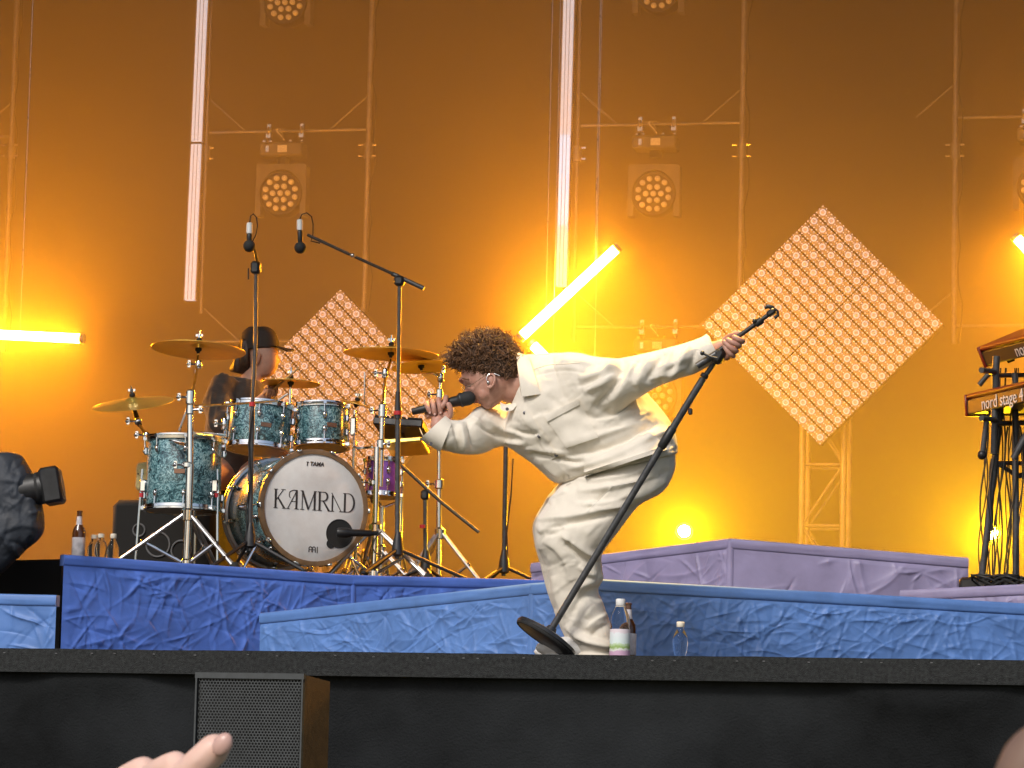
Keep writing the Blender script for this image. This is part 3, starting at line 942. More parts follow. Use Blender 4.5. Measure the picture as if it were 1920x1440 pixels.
# kick microphone in front of the port
t = thing('kick_microphone', pc+bn*0.05, 'dark kick microphone in front of the bass drum port hole', 'microphone')
a = pc+bn*0.05-ri*(14*s); c2 = pc+bn*0.10+ri*(62*s)+Vector((0,0,0.004))
MB().lathe([(0, 0), (8*s, 0.0), (9.5*s, 0.01), (9.5*s, 0.05), (7*s, 0.07), (6.5*s, 0.16), (5*s, 0.165), (4*s, (c2-a).length)], a, (c2-a), 16).build('body', M['black'], t)
pts = [c2+Vector((0.01*math.sin(k*.7), -0.01, 0.028*math.sin(k*0.55)-0.008*k)) + ri*(0.012*math.sin(k*.6+1)) for k in range(16)]
MB().tube(pts, 0.003, 6).build('cable', M['cable'], t)

# toms
tc, s = scaled(487, 802, 17.5)
tilt = Vector((0.03, 0.10, 1.0)).normalized()
vd = toward(tc); vd.z = 0; vd.normalize()
drum('rack_tom', 'left teal pearl rack tom above the bass drum', tc, tilt, 58*s, 84*s, M['pearl'], M['chrome'], M['skinw'], M['skinc'], nl=8, ph=0.3, badge=(vd+Vector((0.22,0,0))).normalized())
tc2, s = scaled(603, 801, 17.65)
drum('rack_tom', 'right smaller teal pearl rack tom above the bass drum', tc2, Vector((-0.04, 0.10, 1.0)), 50*s, 78*s, M['pearl'], M['chrome'], M['skinw'], M['skinc'], nl=6, ph=0.1, badge=(vd+Vector((0.45,0,0))).normalized())
fc, s = scaled(345, 890, 17.0)
ft = drum('floor_tom', 'large teal pearl floor tom on three chrome legs', fc, Vector((0.0, 0.02, 1.0)), 70*s, 136*s, M['pearl'], M['chrome'], M['skinw'], M['skinc'], nl=8, ph=0.4, badge=(vd+Vector((-0.1,0,0))).normalized())
for k, an in enumerate((200, 340, 90)):
    dv = Vector((math.cos(R(an)), math.sin(R(an)), 0))
    q = fc+dv*(70*s+0.02)
    lg = MB().cyl((q.x+dv.x*0.02, q.y+dv.y*0.02, DRZ), (q.x, q.y, fc.z+0.02), 0.006, n=8).build('leg', M['chrome'], ft)
    MB().bbox((q.x-dv.x*0.008, q.y-dv.y*0.008, fc.z-0.06), (0.032, 0.032, 0.06), 0.006).build('leg_bracket', M['chrome'], lg)
    MB().cyl((q.x, q.y, fc.z-0.115), (q.x, q.y, fc.z-0.095), 0.011, n=10).build('memory_lock', M['redtape'], lg)
    MB().cyl((q.x+dv.x*0.02, q.y+dv.y*0.02, DRZ), (q.x+dv.x*0.02, q.y+dv.y*0.02, DRZ+0.03), 0.013, n=10).build('rubber_foot', M['rubber'], lg)
nc, s = scaled(718, 896, 18.0)
sn = drum('side_snare', 'purple side snare drum right of the bass drum', nc, Vector((0.02, 0.06, 1)), 32*s, 70*s, M['purple'], M['chrome'], M['skinw'], M['skinc'], nl=6, ph=0.25)

# cymbals
def cymbal(label, px, py, y, hw, roll, pitch, bell=0.2, name='cymbal'):
    c, s_ = scaled(px, py, y)
    r = hw*s_
    v2 = toward(c); v2.z = 0; v2.normalize()
    side = Vector((0,0,1)).cross(v2)     # picture right
    n = Vector((0,0,1))*1.0 + side*math.tan(R(roll)) + v2*math.tan(R(pitch))
    n.normalize()
    bow = r*0.10
    prof = [(0.006, bow*1.75), (r*bell*0.5, bow*1.6), (r*bell, bow*1.05), (r*bell*1.15, bow*0.98), (r*0.5, bow*0.66), (r*0.8, bow*0.26), (r, 0), (r, -0.0016), (r*0.8, bow*0.26-0.002), (r*0.5, bow*0.66-0.002), (r*bell*1.15, bow*0.98-0.002), (r*bell, bow*1.05-0.002), (r*bell*0.5, bow*1.6-0.002), (0.006, bow*1.75-0.002)]
    b = MB(); b.lathe(prof, c, n, 56)
    o = b.build(name, M['brass'], ang=50, origin=c)
    tag(o, label, 'cymbal', 'bronze cymbals of the kit')
    top = c+n*(bow*1.75)
    return c, n, top
CY = {}
CY['crash'] = cymbal('large crash cymbal seen from below left of the drummer', 372, 656, 17.3, 89, 2.5, -4.0)
CY['hat'] = cymbal('tilted yellow cymbal at the far left of the kit', 250, 757, 17.2, 77, -8.5, 15.5)
CY['small'] = cymbal('small bronze cymbal in front of the drummer face', 545, 719, 17.9, 56, 1.0, -2.0, 0.24)
CY['ride'] = cymbal('wide ride cymbal above the right rack tom', 733, 664, 18.0, 90, 1.0, -1.0)
CY['china'] = cymbal('lower crash cymbal beside the microphone hand', 790, 688, 18.3, 56, -5.0, -6.0)
CY['splash'] = cymbal('small tilted splash cymbal right of the rack toms', 668, 758, 18.2, 37, 14.0, 5.0, 0.26)

# stands
def cym_top(t, c, n, top):
    b = MB(); b.lathe([(0, -0.03), (0.006, -0.03), (0.010, -0.02), (0.016, -0.016), (0.017, -0.004), (0.011, -0.002)], c+n*0.012, n, 12); b.build('lower_felt', M['rubber'], t)
    b = MB(); b.lathe([(0.012, 0), (0.014, 0.004), (0.014, 0.014), (0.008, 0.018), (0, 0.018)], top, n, 12); b.build('felt', M['rubber'], t)
    b = MB(); b.cyl(c-n*0.03, top+n*0.055, 0.004, n=8); b.lathe([(0, 0.02), (0.009, 0.02), (0.009, 0.038), (0, 0.04)], top, n, 10)
    e = n.orthogonal().normalized(); b.box(top+n*0.032, (0.036, 0.006, 0.012)); b.build('wing_nut', M['chrome'], t)
def tripod(t, base, hub_h, feet, r=0.011, low=0.05, dbl=True):
    base = Vector(base)
    for (dx, dy) in feet:
        f = base+Vector((dx, dy, 0.012)); h = base+Vector((dx*0.06, dy*0.06, hub_h))
        lg = MB()
        e = (f-h).normalized().cross(Vector((0,0,1))).normalized()*(0.011 if dbl else 0)
        lg.tube([h+e, f+e], r*0.62, 8); lg.tube([h-e, f-e], r*0.62, 8)
        lo = lg.build('leg', M['satin'], t)
        MB().lathe([(0,-0.012),(r*1.6,-0.012),(r*1.7,0.01),(r*1.1,0.022),(0,0.022)], f+Vector((0,0,0.0)), (0,0,1), 10).build('rubber_foot', M['rubber'], lo)
        mid = h+(f-h)*0.55; lw = base+Vector((dx*0.05, dy*0.05, low))
        MB().tube([mid, lw], r*0.6, 8).build('brace', M['chrome'], t)
        MB().bbox(mid, (0.03, 0.03, 0.026), 0.006).build('rivet_joint', M['chrome'], t)
    MB().lathe([(r*1.3, -0.03), (r*2.2, -0.026), (r*2.3, 0.02), (r*1.3, 0.03)], base+Vector((0,0,hub_h)), (0,0,1), 14).build('hub', M['chrome'], t)
    MB().lathe([(r*1.3, -0.02), (r*2.0, -0.016), (r*2.0, 0.012), (r*1.3, 0.02)], base+Vector((0,0,low)), (0,0,1), 14).build('lower_hub', M['chrome'], t)
def clamp(t, p, ax=Vector((0,0,1)), r=0.018, h=0.05, wing=Vector((-1,-0.4,0))):
    b = MB(); b.lathe([(r*0.7, -h/2), (r, -h/2+0.006), (r, h/2-0.006), (r*0.7, h/2)], p, ax, 14)
    w_ = wing.normalized(); b.cyl(p, p+w_*(r+0.028), 0.005, n=8); b.ell(p+w_*(r+0.034), (0.012, 0.012, 0.012), None, 8, 6); b.box(p+w_*(r+0.03), (0.014, 0.012, 0.034))
    b.build('clamp', M['chrome'], t)
def Pd(px, py, y): return P(px, py, y)

# big chrome stand at the left
b0 = P(350, 1040, 16.62); b0.z = DRZ
t = thing('cymbal_stand', b0, 'heavy chrome boom stand with wide tripod in front of the floor tom', 'cymbal stand', 'chrome stands of the kit')
pm = P(354, 800, 16.62); pt = P(357, 745, 16.62)
MB().cyl(b0+Vector((0,0,0.03)), (b0.x+0.003, b0.y, P(352, 870, 16.62).z), 0.0185, n=16).build('lower_tube', M['chrome'], t)
MB().cyl((b0.x+0.003, b0.y, P(352, 872, 16.62).z), pt, 0.0145, n=16).build('upper_tube', M['chrome'], t)
clamp(t, P(352, 872, 16.62), r=0.026, h=0.03)
clamp(t, pt, r=0.022, h=0.07); clamp(t, P(357, 768, 16.62), r=0.020, h=0.05, wing=Vector((1,0,0)))
tripod(t, b0, P(350, 965, 16.62).z-DRZ, [(-0.33, -0.10), (0.24, -0.02), (0.06, 0.30)], r=0.014, low=0.03)
ce = CY['crash']; 
MB().tube([pt+Vector((0,0.01,0)), P(366, 712, 16.9), ce[0]-ce[1]*0.03], 0.0075, 10).build('boom', M['chrome'], t)
MB().tube([pt+Vector((0,0.01,0)), P(336, 808, 16.62)], 0.006, 8).build('counter_arm', M['steel'], t)
clamp(t, P(373, 683, 17.15), r=0.016, h=0.04)
cym_top(t, *ce)
MB().tube([P(362, 762, 16.62), P(430, 758, 16.9), P(520, 752, 17.3), P(534, 742, 17.3), P(540, 738, 17.3)], 0.0055, 8).build('side_arm', M['steel'], t)
MB().tube([P(360, 812, 16.62), P(420, 818, 17.1)], 0.013, 10).build('tom_arm', M['chrome'], t)
MB().tube([P(405, 825, 17.3), P(410, 832, 17.3), P(420, 830, 17.3), P(421, 800, 17.3), P(424, 775, 17.35)], 0.006, 8).build('tom_holder', M['chrome'], t)
clamp(t, P(421, 795, 17.3), r=0.016, h=0.06, wing=Vector((-1, -1, 0)))
MB().bbox(P(428, 757, 17.35), (0.03, 0.03, 0.03), 0.006).build('bracket', M['chrome'], t)

# boom carrying the tilted left cymbal
ce = CY['hat']
cym_top(t, *ce)
MB().tube([ce[0]-ce[1]*0.025, P(256, 783, 17.15), P(262, 797, 17.1)], [0.011, 0.014, 0.012], 10).build('tilter', M['blackmetal'], t)
clamp(t, P(259, 790, 17.12), r=0.017, h=0.035)
MB().tube([P(262, 797, 17.1), P(274, 816, 17.05), P(300, 822, 16.95), P(348, 834, 16.64)], 0.008, 8).build('second_arm', M['chrome'], t)
clamp(t, P(275, 816, 17.05), r=0.016, h=0.03)

# stand for the small cymbal
ce = CY['small']
t = thing('cymbal_stand', (ce[0].x, ce[0].y, DRZ), 'slim chrome stand behind the rack toms', 'cymbal stand', 'chrome stands of the kit')
cym_top(t, *ce)
MB().cyl((ce[0].x, ce[0].y, DRZ+0.03), ce[0]-ce[1]*0.03, 0.008, n=10).build('tube', M['chrome'], t)
tripod(t, (ce[0].x, ce[0].y, DRZ), 0.22, [(-0.2, 0.1), (0.2, 0.1), (0, -0.22)], r=0.010)

# stand with long boom for the ride
ce = CY['ride']
b0 = P(702, 1030, 17.35); b0.z = DRZ
t = thing('cymbal_stand', b0, 'chrome boom stand right of the bass drum carrying the ride', 'cymbal stand', 'chrome stands of the kit')
cym_top(t, *ce)
q1 = P(698, 838, 17.35); q2 = P(714, 915, 17.5)
MB().cyl(b0+Vector((0,0,0.03)), (b0.x, b0.y, q1.z), 0.0145, n=14).build('lower_tube', M['chrome'], t)
MB().cyl(P(713, 912, 17.4), P(717, 770, 17.4), 0.0125, n=14).build('upper_tube', M['chrome'], t)
MB().tube([P(717, 775, 17.4), P(722, 712, 17.7), ce[0]-ce[1]*0.03], 0.008, 10).build('boom', M['chrome'], t)
clamp(t, P(717, 770, 17.4), r=0.020, h=0.07); clamp(t, P(714, 833, 17.38), r=0.020, h=0.05, wing=Vector((1,-0.5,0))); clamp(t, P(699, 905, 17.35), r=0.022, h=0.03)
clamp(t, P(722, 700, 17.75), r=0.015, h=0.05)
tripod(t, b0, P(698, 992, 17.35).z-DRZ, [(0.30, -0.12), (-0.12, 0.22), (-0.2, -0.12)], r=0.014, low=0.04)
MB().tube([P(668, 828, 17.5), P(665, 838, 17.45), P(672, 841, 17.4), P(698, 838, 17.36)], 0.006, 8).build('tom_holder', M['chrome'], t)
MB().tube([P(664, 778, 17.5), P(664, 838, 17.45)], 0.0065, 8).build('tom_rod', M['chrome'], t)
MB().bbox(P(663, 800, 17.48), (0.03, 0.03, 0.09), 0.006).build('bracket', M['chrome'], t)

ce = CY['china']
b0 = P(823, 1060, 18.25); b0.z = DRZ
t = thing('cymbal_stand', b0, 'chrome straight stand below the microphone hand', 'cymbal stand', 'chrome stands of the kit')
cym_top(t, *ce)
MB().cyl(b0+Vector((0,0,0.03)), P(823, 905, 18.25), 0.014, n=14).build('lower_tube', M['chrome'], t)
MB().cyl(P(823, 905, 18.25), P(824, 735, 18.25), 0.011, n=14).build('upper_tube', M['chrome'], t)
MB().tube([P(824, 735, 18.25), P(826, 712, 18.25), P(815, 700, 18.25), ce[0]-ce[1]*0.03], 0.007, 10).build('boom', M['chrome'], t)
clamp(t, P(823, 908, 18.25), r=0.026, h=0.05); clamp(t, P(824, 740, 18.25), r=0.020, h=0.06); clamp(t, P(826, 708, 18.25), r=0.016, h=0.05, wing=Vector((0.4,-0.3,1)))
tripod(t, b0, P(823, 1000, 18.25).z-DRZ, [(0.27, -0.05), (-0.18, 0.15), (-0.16, -0.18)], r=0.013, low=0.04)

ce = CY['splash']
t = thing('cymbal_stand', (ce[0].x, ce[0].y, DRZ), 'slim chrome stand under the tilted splash cymbal', 'cymbal stand', 'chrome stands of the kit')
cym_top(t, *ce)
MB().cyl((ce[0].x, ce[0].y, DRZ+0.03), ce[0]-ce[1]*0.03, 0.008, n=10).build('tube', M['chrome'], t)
tripod(t, (ce[0].x, ce[0].y, DRZ), 0.22, [(-0.2, 0.1), (0.2, 0.1), (0, -0.22)], r=0.010)
MB().cyl(P(684, 698, 18.2), P(683, 765, 18.2), 0.004, n=6).build('upper_rod', M['chrome'], t)

# hi-hat / snare basket stand under the purple snare
t = thing('snare_stand', (nc.x, nc.y, DRZ), 'chrome basket stand under the purple snare', 'stand')
MB().cyl((nc.x, nc.y, DRZ+0.02), (nc.x, nc.y, nc.z-0.14), 0.012, n=12).build('tube', M['chrome'], t)
for k in range(3):
    an = R(30+120*k); dv = Vector((math.cos(an), math.sin(an), 0))
    MB().tube([(nc.x, nc.y, nc.z-0.15), nc+dv*0.07+Vector((0,0,-0.12)), nc+dv*0.088+Vector((0,0,-0.085))], 0.006, 8).build('basket_arm', M['chrome'], t)
tripod(t, (nc.x, nc.y, DRZ), 0.2, [(-0.2, -0.14), (0.22, -0.1), (0, 0.22)], r=0.011)

# electronic pad on a stand
pc_, s = scaled(755, 805, 18.1)
t = thing('drum_pad', (pc_.x, pc_.y, DRZ), 'dark electronic drum pad tilted behind the chrome stands', 'drum pad')
rot = Matrix.Rotation(R(-14), 3, 'X') @ Matrix.Rotation(R(4), 3, 'Y')
MB().bbox(pc_, (96*s, 0.22, 15*s), 0.006, rot).build('body', M['black'], t)
for k in range(3):
    MB().bbox(pc_+rot @ Vector(((k-1)*32*s, -0.05, 8.5*s)), (28*s, 0.12, 0.012), 0.003, rot).build('pad', M['rubber'], t)
MB().cyl((pc_.x, pc_.y, DRZ+0.03), pc_-Vector((0,0,0.04)), 0.012, n=12).build('tube', M['chrome'], t)
tripod(t, (pc_.x, pc_.y, DRZ), 0.2, [(-0.2, -0.14), (0.22, -0.1), (0, 0.22)], r=0.011)
c_, s = scaled(762, 838, 18.0)
t = thing('equipment_tray', (c_.x, c_.y, c_.z), 'flat yellow tray below the drum pad', 'tray')
MB().bbox(c_, (74*s, 0.20, 10*s), 0.006, rot @ Matrix.Rotation(R(-8), 3, 'Y')).build('tray', M['brass'], t)  # bronze colour imitates amber light on the tray
MB().cyl(c_+Vector((0,0.02,0)), Vector((pc_.x, pc_.y, pc_.z-0.02)), 0.010, n=8).build('arm', M['chrome'], t)

# pedal and stool pieces seen low on the right of the bass drum
t = thing('drum_pedal', P(700, 1045, 17.9), 'chrome hi-hat pedal low beside the bass drum', 'pedal')
q = P(668, 1045, 17.5); q.z = DRZ
MB().bbox(q+Vector((0.02, 0, 0.02)), (0.10, 0.30, 0.012), 0.003, Matrix.Rotation(R(14), 3, 'X')).build('footboard', M['chrome'], t)
MB().cyl(q+Vector((-0.03, 0.1, 0)), q+Vector((-0.03, 0.1, 0.24)), 0.009).build('post', M['chrome'], t)
MB().cyl(q+Vector((0.07, 0.1, 0)), q+Vector((0.07, 0.1, 0.24)), 0.009).build('post', M['chrome'], t)
MB().lathe([(0,0),(0.03,0),(0.03,0.012),(0,0.012)], q+Vector((0.07,0.02,0.08)), (0.3,-1,0), 12).build('knob', M['redtape'], t)
MB().torus(q+Vector((0.02, 0.06, 0.12)), (1, 0.1, 0), 0.05, 0.006, 20, 6).build('cam', M['brass'], t)

# throne
q = P(440, 900, 18.75)
t = thing('drum_throne', (q.x, q.y, DRZ), 'round black drum stool under the drummer', 'stool')
MB().lathe([(0,0.0),(0.16,0.0),(0.18,0.02),(0.18,0.06),(0.15,0.085),(0,0.09)], (q.x, q.y, DRZ+0.47), (0,0,1), 24).build('seat', M['rubber'], t)
MB().cyl((q.x, q.y, DRZ+0.06), (q.x, q.y, DRZ+0.47), 0.016).build('tube', M['chrome'], t)
tripod(t, (q.x, q.y, DRZ), 0.22, [(-0.2, 0.12), (0.2, 0.12), (0, -0.23)], r=0.011)

# ------------------------------------------------------------------ tall drum microphones
def mic_tripod(t, base, n=3, rad=0.30, h=0.17, ph=0.4):
    base = Vector(base)
    MB().lathe([(0.012, 0.0), (0.030, 0.01), (0.026, 0.06), (0.014, 0.12)], base+Vector((0,0,h-0.06)), (0,0,1), 14).build('hub', M['blackmetal'], t)
    for k in range(n):
        an = ph+2*math.pi*k/n
        f = base+Vector((math.cos(an)*rad, math.sin(an)*rad, 0.01))
        lo = MB().tube([base+Vector((math.cos(an)*0.02, math.sin(an)*0.02, h-0.03)), f], 0.009, 8).build('leg', M['blackmetal'], t)
        MB().ell(f, (0.014, 0.014, 0.010), None, 10, 6).build('rubber_foot', M['rubber'], lo)
def pencil_mic(t, top, bot, r=0.0155):
    d = (bot-top).normalized(); L = (bot-top).length
    MB().lathe([(0,0),(r*0.9,0),(r*0.95,0.012),(r*0.95,0.05),(r*0.6,0.052)], top, d, 14).build('connector', M['whitepl'], t)
    MB().lathe([(r*0.62,0.05),(r*0.8,0.06),(r*0.85,L-0.05),(r*0.7,L-0.045)], top, d, 14).build('mic_body', M['black'], t)
    MB().ell(bot-d*0.022, (0.029,0.029,0.029), None, 14, 10).build('foam_windshield', M['rubber'], t)

Y1 = 16.75
base = P(468, 1040, Y1); base.z = DRZ
t = thing('microphone_stand', base, 'tall straight black microphone stand in front of the left rack tom', 'microphone stand', 'black microphone stands round the drums')
mic_tripod(t, base, ph=0.1, rad=0.26)
MB().tube([base+Vector((0,0,0.1)), P(470, 900, Y1), P(473, 770, Y1)], 0.0125, 12).build('lower_tube', M['greymetal'], t)
MB().tube([P(473, 772, Y1), P(479, 640, Y1), P(480, 500, Y1)], 0.0095, 12).build('upper_tube', M['greymetal'], t)
MB().cyl(P(473, 762, Y1), P(473, 754, Y1), 0.0145).build('red_tape', M['redtape'], t)
MB().bbox(P(480, 502, Y1), (0.045, 0.05, 0.06), 0.01).build('boom_joint', M['blackmetal'], t)
MB().tube([P(466, 503, Y1), P(466, 524, Y1)], 0.004, 6).build('lever', M['blackmetal'], t)
MB().tube([P(484, 500, Y1), P(478, 470, Y1-.05), P(470, 452, Y1-.1)], 0.007, 8).build('boom', M['blackmetal'], t)
pencil_mic(t, P(468, 418, Y1-.12), P(467, 470, Y1-.12))
pts = [P(468+13*math.sin(R(k*15))*(1 if k < 12 else 0.9), 418-18*math.sin(R(k*9)) if k < 12 else 418-18*math.sin(R(108))+(k-12)*6, Y1-.12) for k in range(22)]
pts = [P(468,418,Y1-.12), P(470,405,Y1-.12), P(475,401,Y1-.12), P(481,408,Y1-.12), P(483,424,Y1-.12), P(480,440,Y1-.12), P(474,452,Y1-.11), P(472,452,Y1-.11)]
MB().tube(pts, 0.0032, 6).build('cable', M['cable'], t)
MB().tube([P(474,770,Y1-.02), P(466,830,Y1-.02), P(470,900,Y1-.02), P(462,950,Y1-.02), P(463,1030,Y1-.02)], 0.004, 6).build('cable', M['cable'], t)

Y2 = 17.2
base = P(745, 1055, Y2); base.z = DRZ
t = thing('microphone_stand', base, 'tall black boom stand reaching left over the drum kit', 'microphone stand', 'black microphone stands round the drums')
mic_tripod(t, base, ph=0.3, rad=0.34)
MB().tube([base+Vector((0,0,0.1)), P(746, 760, Y2)], 0.0125, 12).build('lower_tube', M['greymetal'], t)
MB().tube([P(746, 735, Y2), P(746, 785, Y2)], [0.013, 0.019], 12).build('grip', M['blackmetal'], t)
MB().tube([P(746, 765, Y2), P(749, 530, Y2)], 0.0100, 12).build('upper_tube', M['greymetal'], t)
MB().cyl(P(746, 778, Y2-.004), P(746, 771, Y2-.004), 0.020).build('red_tape', M['redtape'], t)
MB().bbox(P(749, 527, Y2), (0.05, 0.05, 0.05), 0.012).build('boom_joint', M['blackmetal'], t)
MB().tube([P(795, 541, Y2), P(735, 513, Y2)], 0.011, 10).build('counterweight', M['greymetal'], t)
MB().tube([P(740, 515, Y2), P(660, 479, Y2-.1), P(576, 440, Y2-.2)], 0.0075, 10).build('boom', M['greymetal'], t)
for px, py in ((661, 479), (600, 452)):
    MB().ell(P(px, py, Y2-.12), (0.014, 0.014, 0.012), None, 10, 6).build('collar', M['steel'], t)
pencil_mic(t, P(562, 412, Y2-.22), P(563, 473, Y2-.22))
MB().tube([P(562,412,Y2-.22), P(566,402,Y2-.22), P(575,399,Y2-.22), P(584,406,Y2-.21), P(587,420,Y2-.2), P(587,440,Y2-.19), P(583,452,Y2-.19), P(600,456,Y2-.18)], 0.0032, 6).build('cable', M['cable'], t)

Y3 = 18.3
base = P(945, 1060, Y3); base.z = DRZ
t = thing('microphone_stand', base, 'dark microphone stand half hidden behind the singer arm', 'microphone stand', 'black microphone stands round the drums')
mic_tripod(t, base, ph=0.2, rad=0.32)
MB().tube([base+Vector((0,0,0.1)), P(949, 800, Y3)], 0.012, 12).build('tube', M['greymetal'], t)
MB().tube([P(949, 830, Y3), P(955, 700, Y3+.1)], 0.008, 10).build('upper_tube', M['greymetal'], t)
MB().tube([P(962, 860, Y3), P(958, 930, Y3), P(950, 1000, Y3), P(952, 1045, Y3)], 0.004, 6).build('cable', M['cable'], t)

Y4 = 17.7
base = P(798, 1058, Y4); base.z = DRZ
t = thing('microphone_stand', base, 'short black boom stand with long arm sloping down right', 'microphone stand', 'black microphone stands round the drums')
mic_tripod(t, base, ph=1.0, rad=0.2, h=0.12)
MB().tube([base+Vector((0,0,0.08)), P(797, 930, Y4)], 0.010, 10).build('tube', M['greymetal'], t)
MB().bbox(P(797, 928, Y4), (0.04, 0.04, 0.05), 0.01).build('boom_joint', M['blackmetal'], t)
MB().tube([P(898, 998, Y4), P(828, 942, Y4), P(752, 872, Y4)], 0.009, 10).build('boom', M['greymetal'], t)
MB().tube([P(752, 872, Y4), P(742, 862, Y4)], [0.012, 0.016], 10).build('microphone', M['black'], t)
MB().cyl(P(792, 990, Y4-.02), P(792, 984, Y4-.02), 0.014).build('red_tape', M['redtape'], t)

# tangle of cables on the riser
for k in range(9):
    x0 = 600+k*46; q = P(x0, 1060, 17.6+0.05*k)
    pts = []
    for j in range(26):
        pts.append((q.x+0.02*j*random.uniform(0.6,1.4)-0.2+0.05*math.sin(j*1.1+k), q.y+0.12*math.sin(j*0.5+k), DRZ+0.012+0.018*abs(math.sin(j*0.9+k*2))))
    o = MB().tube(pts, 0.005, 6).build('cable', M['cable'])
    tag(o, 'black cable lying loose on the drum riser', 'cable', 'cables on the drum riser')

# ------------------------------------------------------------------ black cabinet, plush, bottles on the riser
q, s = scaled(318, 988, 17.55)
zt = P(250, 935, 17.4).z
t = thing('drum_monitor', (q.x, q.y, DRZ), 'black covered monitor cabinet behind the floor tom', 'monitor')
hgt_ = zt-DRZ
b = MB(); b.bbox((q.x, q.y+0.1, DRZ+hgt_/2), (204*s, 0.42, hgt_), 0.03); b.build('cabinet', M['drape'], t)
for k, (dx, dz, rr) in enumerate(((-0.02, -0.02, 0.06), (0.10, -0.05, 0.05), (-0.12, 0.05, 0.03))):
    MB().torus((q.x+dx, q.y-0.114, DRZ+hgt_/2+dz), (0,1,0), rr, 0.005, 28, 6).build('emblem_ring', M['lampgrey'], t)
pq, s = scaled(258, 890, 17.3)
M['plush'] = mat('beige plush', (0.62, 0.50, 0.22), 0.95, var=0.25, vscale=30, bump=0.6, bscale=120, sheen=0.5)
zpost = zt-0.0
MB_ = MB(); MB_.cyl((pq.x+0.008, 17.42, zt-0.002), (pq.x+0.008, 17.42, pq.z-22*s), 0.028, 0.022, 14)
o = MB_.build('support_post', M['black']); tag(o, 'black upright post on the monitor below the plush toy', 'post')
t = thing('plush_toy', (pq.x, 17.42, pq.z-26*s), 'beige plush block toy with small stitched face', 'plush toy')
b = MB()
nu, nv = 24, 18
vs_, fs_ = [], []
for j in range(nv+1):
    f = j/nv; z = (f-0.5)*58*s
    sq = (1-abs(2*f-1)**5)**0.35
    w_ = 16.5*s*(sq)*(1+0.05*math.sin(f*9))
    for k in range(nu):
        a = 2*math.pi*k/nu; ca, sa = math.cos(a), math.sin(a)
        e = 0.45
        vs_.append((pq.x+w_*math.copysign(abs(ca)**e, ca), 17.42+0.030*sq*math.copysign(abs(sa)**e, sa), pq.z+z))
for j in range(nv):
    for k in range(nu):
        fs_.append((j*nu+k, j*nu+(k+1)%nu, (j+1)*nu+(k+1)%nu, (j+1)*nu+k))
b.add(vs_, fs_); body = b.build('body', M['plush'], t, ang=80)
for dx in (-10.5, -0.5):
    MB().ell((pq.x+dx*s, 17.388, pq.z+5*s), (1.7*s, 0.004, 1.7*s), None, 8, 6).build('eye', M['ink'], body)
MB().tube([(pq.x+(-7.6+k*0.8)*s, 17.388, pq.z+(2.2-1.2*math.sin(math.pi*k/5))*s) for k in range(6)], 0.5*s, 5).build('mouth', M['ink'], body)

def glass(name, c, rough=0.03, ior=1.33):
    return mat(name, c, rough, trans=1.0, ior=ior)
M['pet'] = glass('clear plastic bottle', (0.93, 0.96, 0.98), 0.03, 1.14)
M['brown'] = mat('brown bottle glass', (0.10, 0.035, 0.012), 0.06, var=0.0, coat=0.6)
M['cap'] = mat('cream cap', (0.82, 0.74, 0.60), 0.5, var=0.05)
def label_mat(name):
    mt = mat(name, (0.8, 0.8, 0.8), 0.5)
    t = mt.node_tree; b = t.nodes['Principled BSDF']
    co = t.nodes.new('ShaderNodeTexCoord'); sp = t.nodes.new('ShaderNodeSeparateXYZ')
    nz = t.nodes.new('ShaderNodeTexNoise'); nz.inputs['Scale'].default_value = 60
    t.links.new(co.outputs['Generated'], sp.inputs[0]); t.links.new(co.outputs['Object'], nz.inputs['Vector'])
    ad = t.nodes.new('ShaderNodeMath'); ad.operation = 'MULTIPLY_ADD'; ad.inputs[1].default_value = 0.22
    t.links.new(nz.outputs['Fac'], ad.inputs[0]); t.links.new(sp.outputs['Z'], ad.inputs[2])
    rp = t.nodes.new('ShaderNodeValToRGB'); rp.color_ramp.interpolation = 'EASE'
    e = rp.color_ramp.elements
    e[0].position, e[0].color = 0.0, (0.62, 0.36, 0.55, 1)
    e[1].position, e[1].color = 1.0, (0.80, 0.70, 0.74, 1)
    for p_, c in ((0.30, (0.66, 0.42, 0.58, 1)), (0.36, (0.80, 0.82, 0.74, 1)), (0.46, (0.32, 0.48, 0.14, 1)), (0.56, (0.55, 0.70, 0.42, 1)), (0.62, (0.75, 0.86, 0.84, 1)), (0.95, (0.80, 0.84, 0.86, 1))):
        x_ = e.new(p_); x_.color = c
    t.links.new(ad.outputs[0], rp.inputs[0]); t.links.new(rp.outputs[0], b.inputs['Base Color'])
    return mt
M['label'] = label_mat('printed bottle label')
M['paper'] = mat('worn paper label', (0.66, 0.62, 0.64), 0.6, var=0.25, vscale=30)
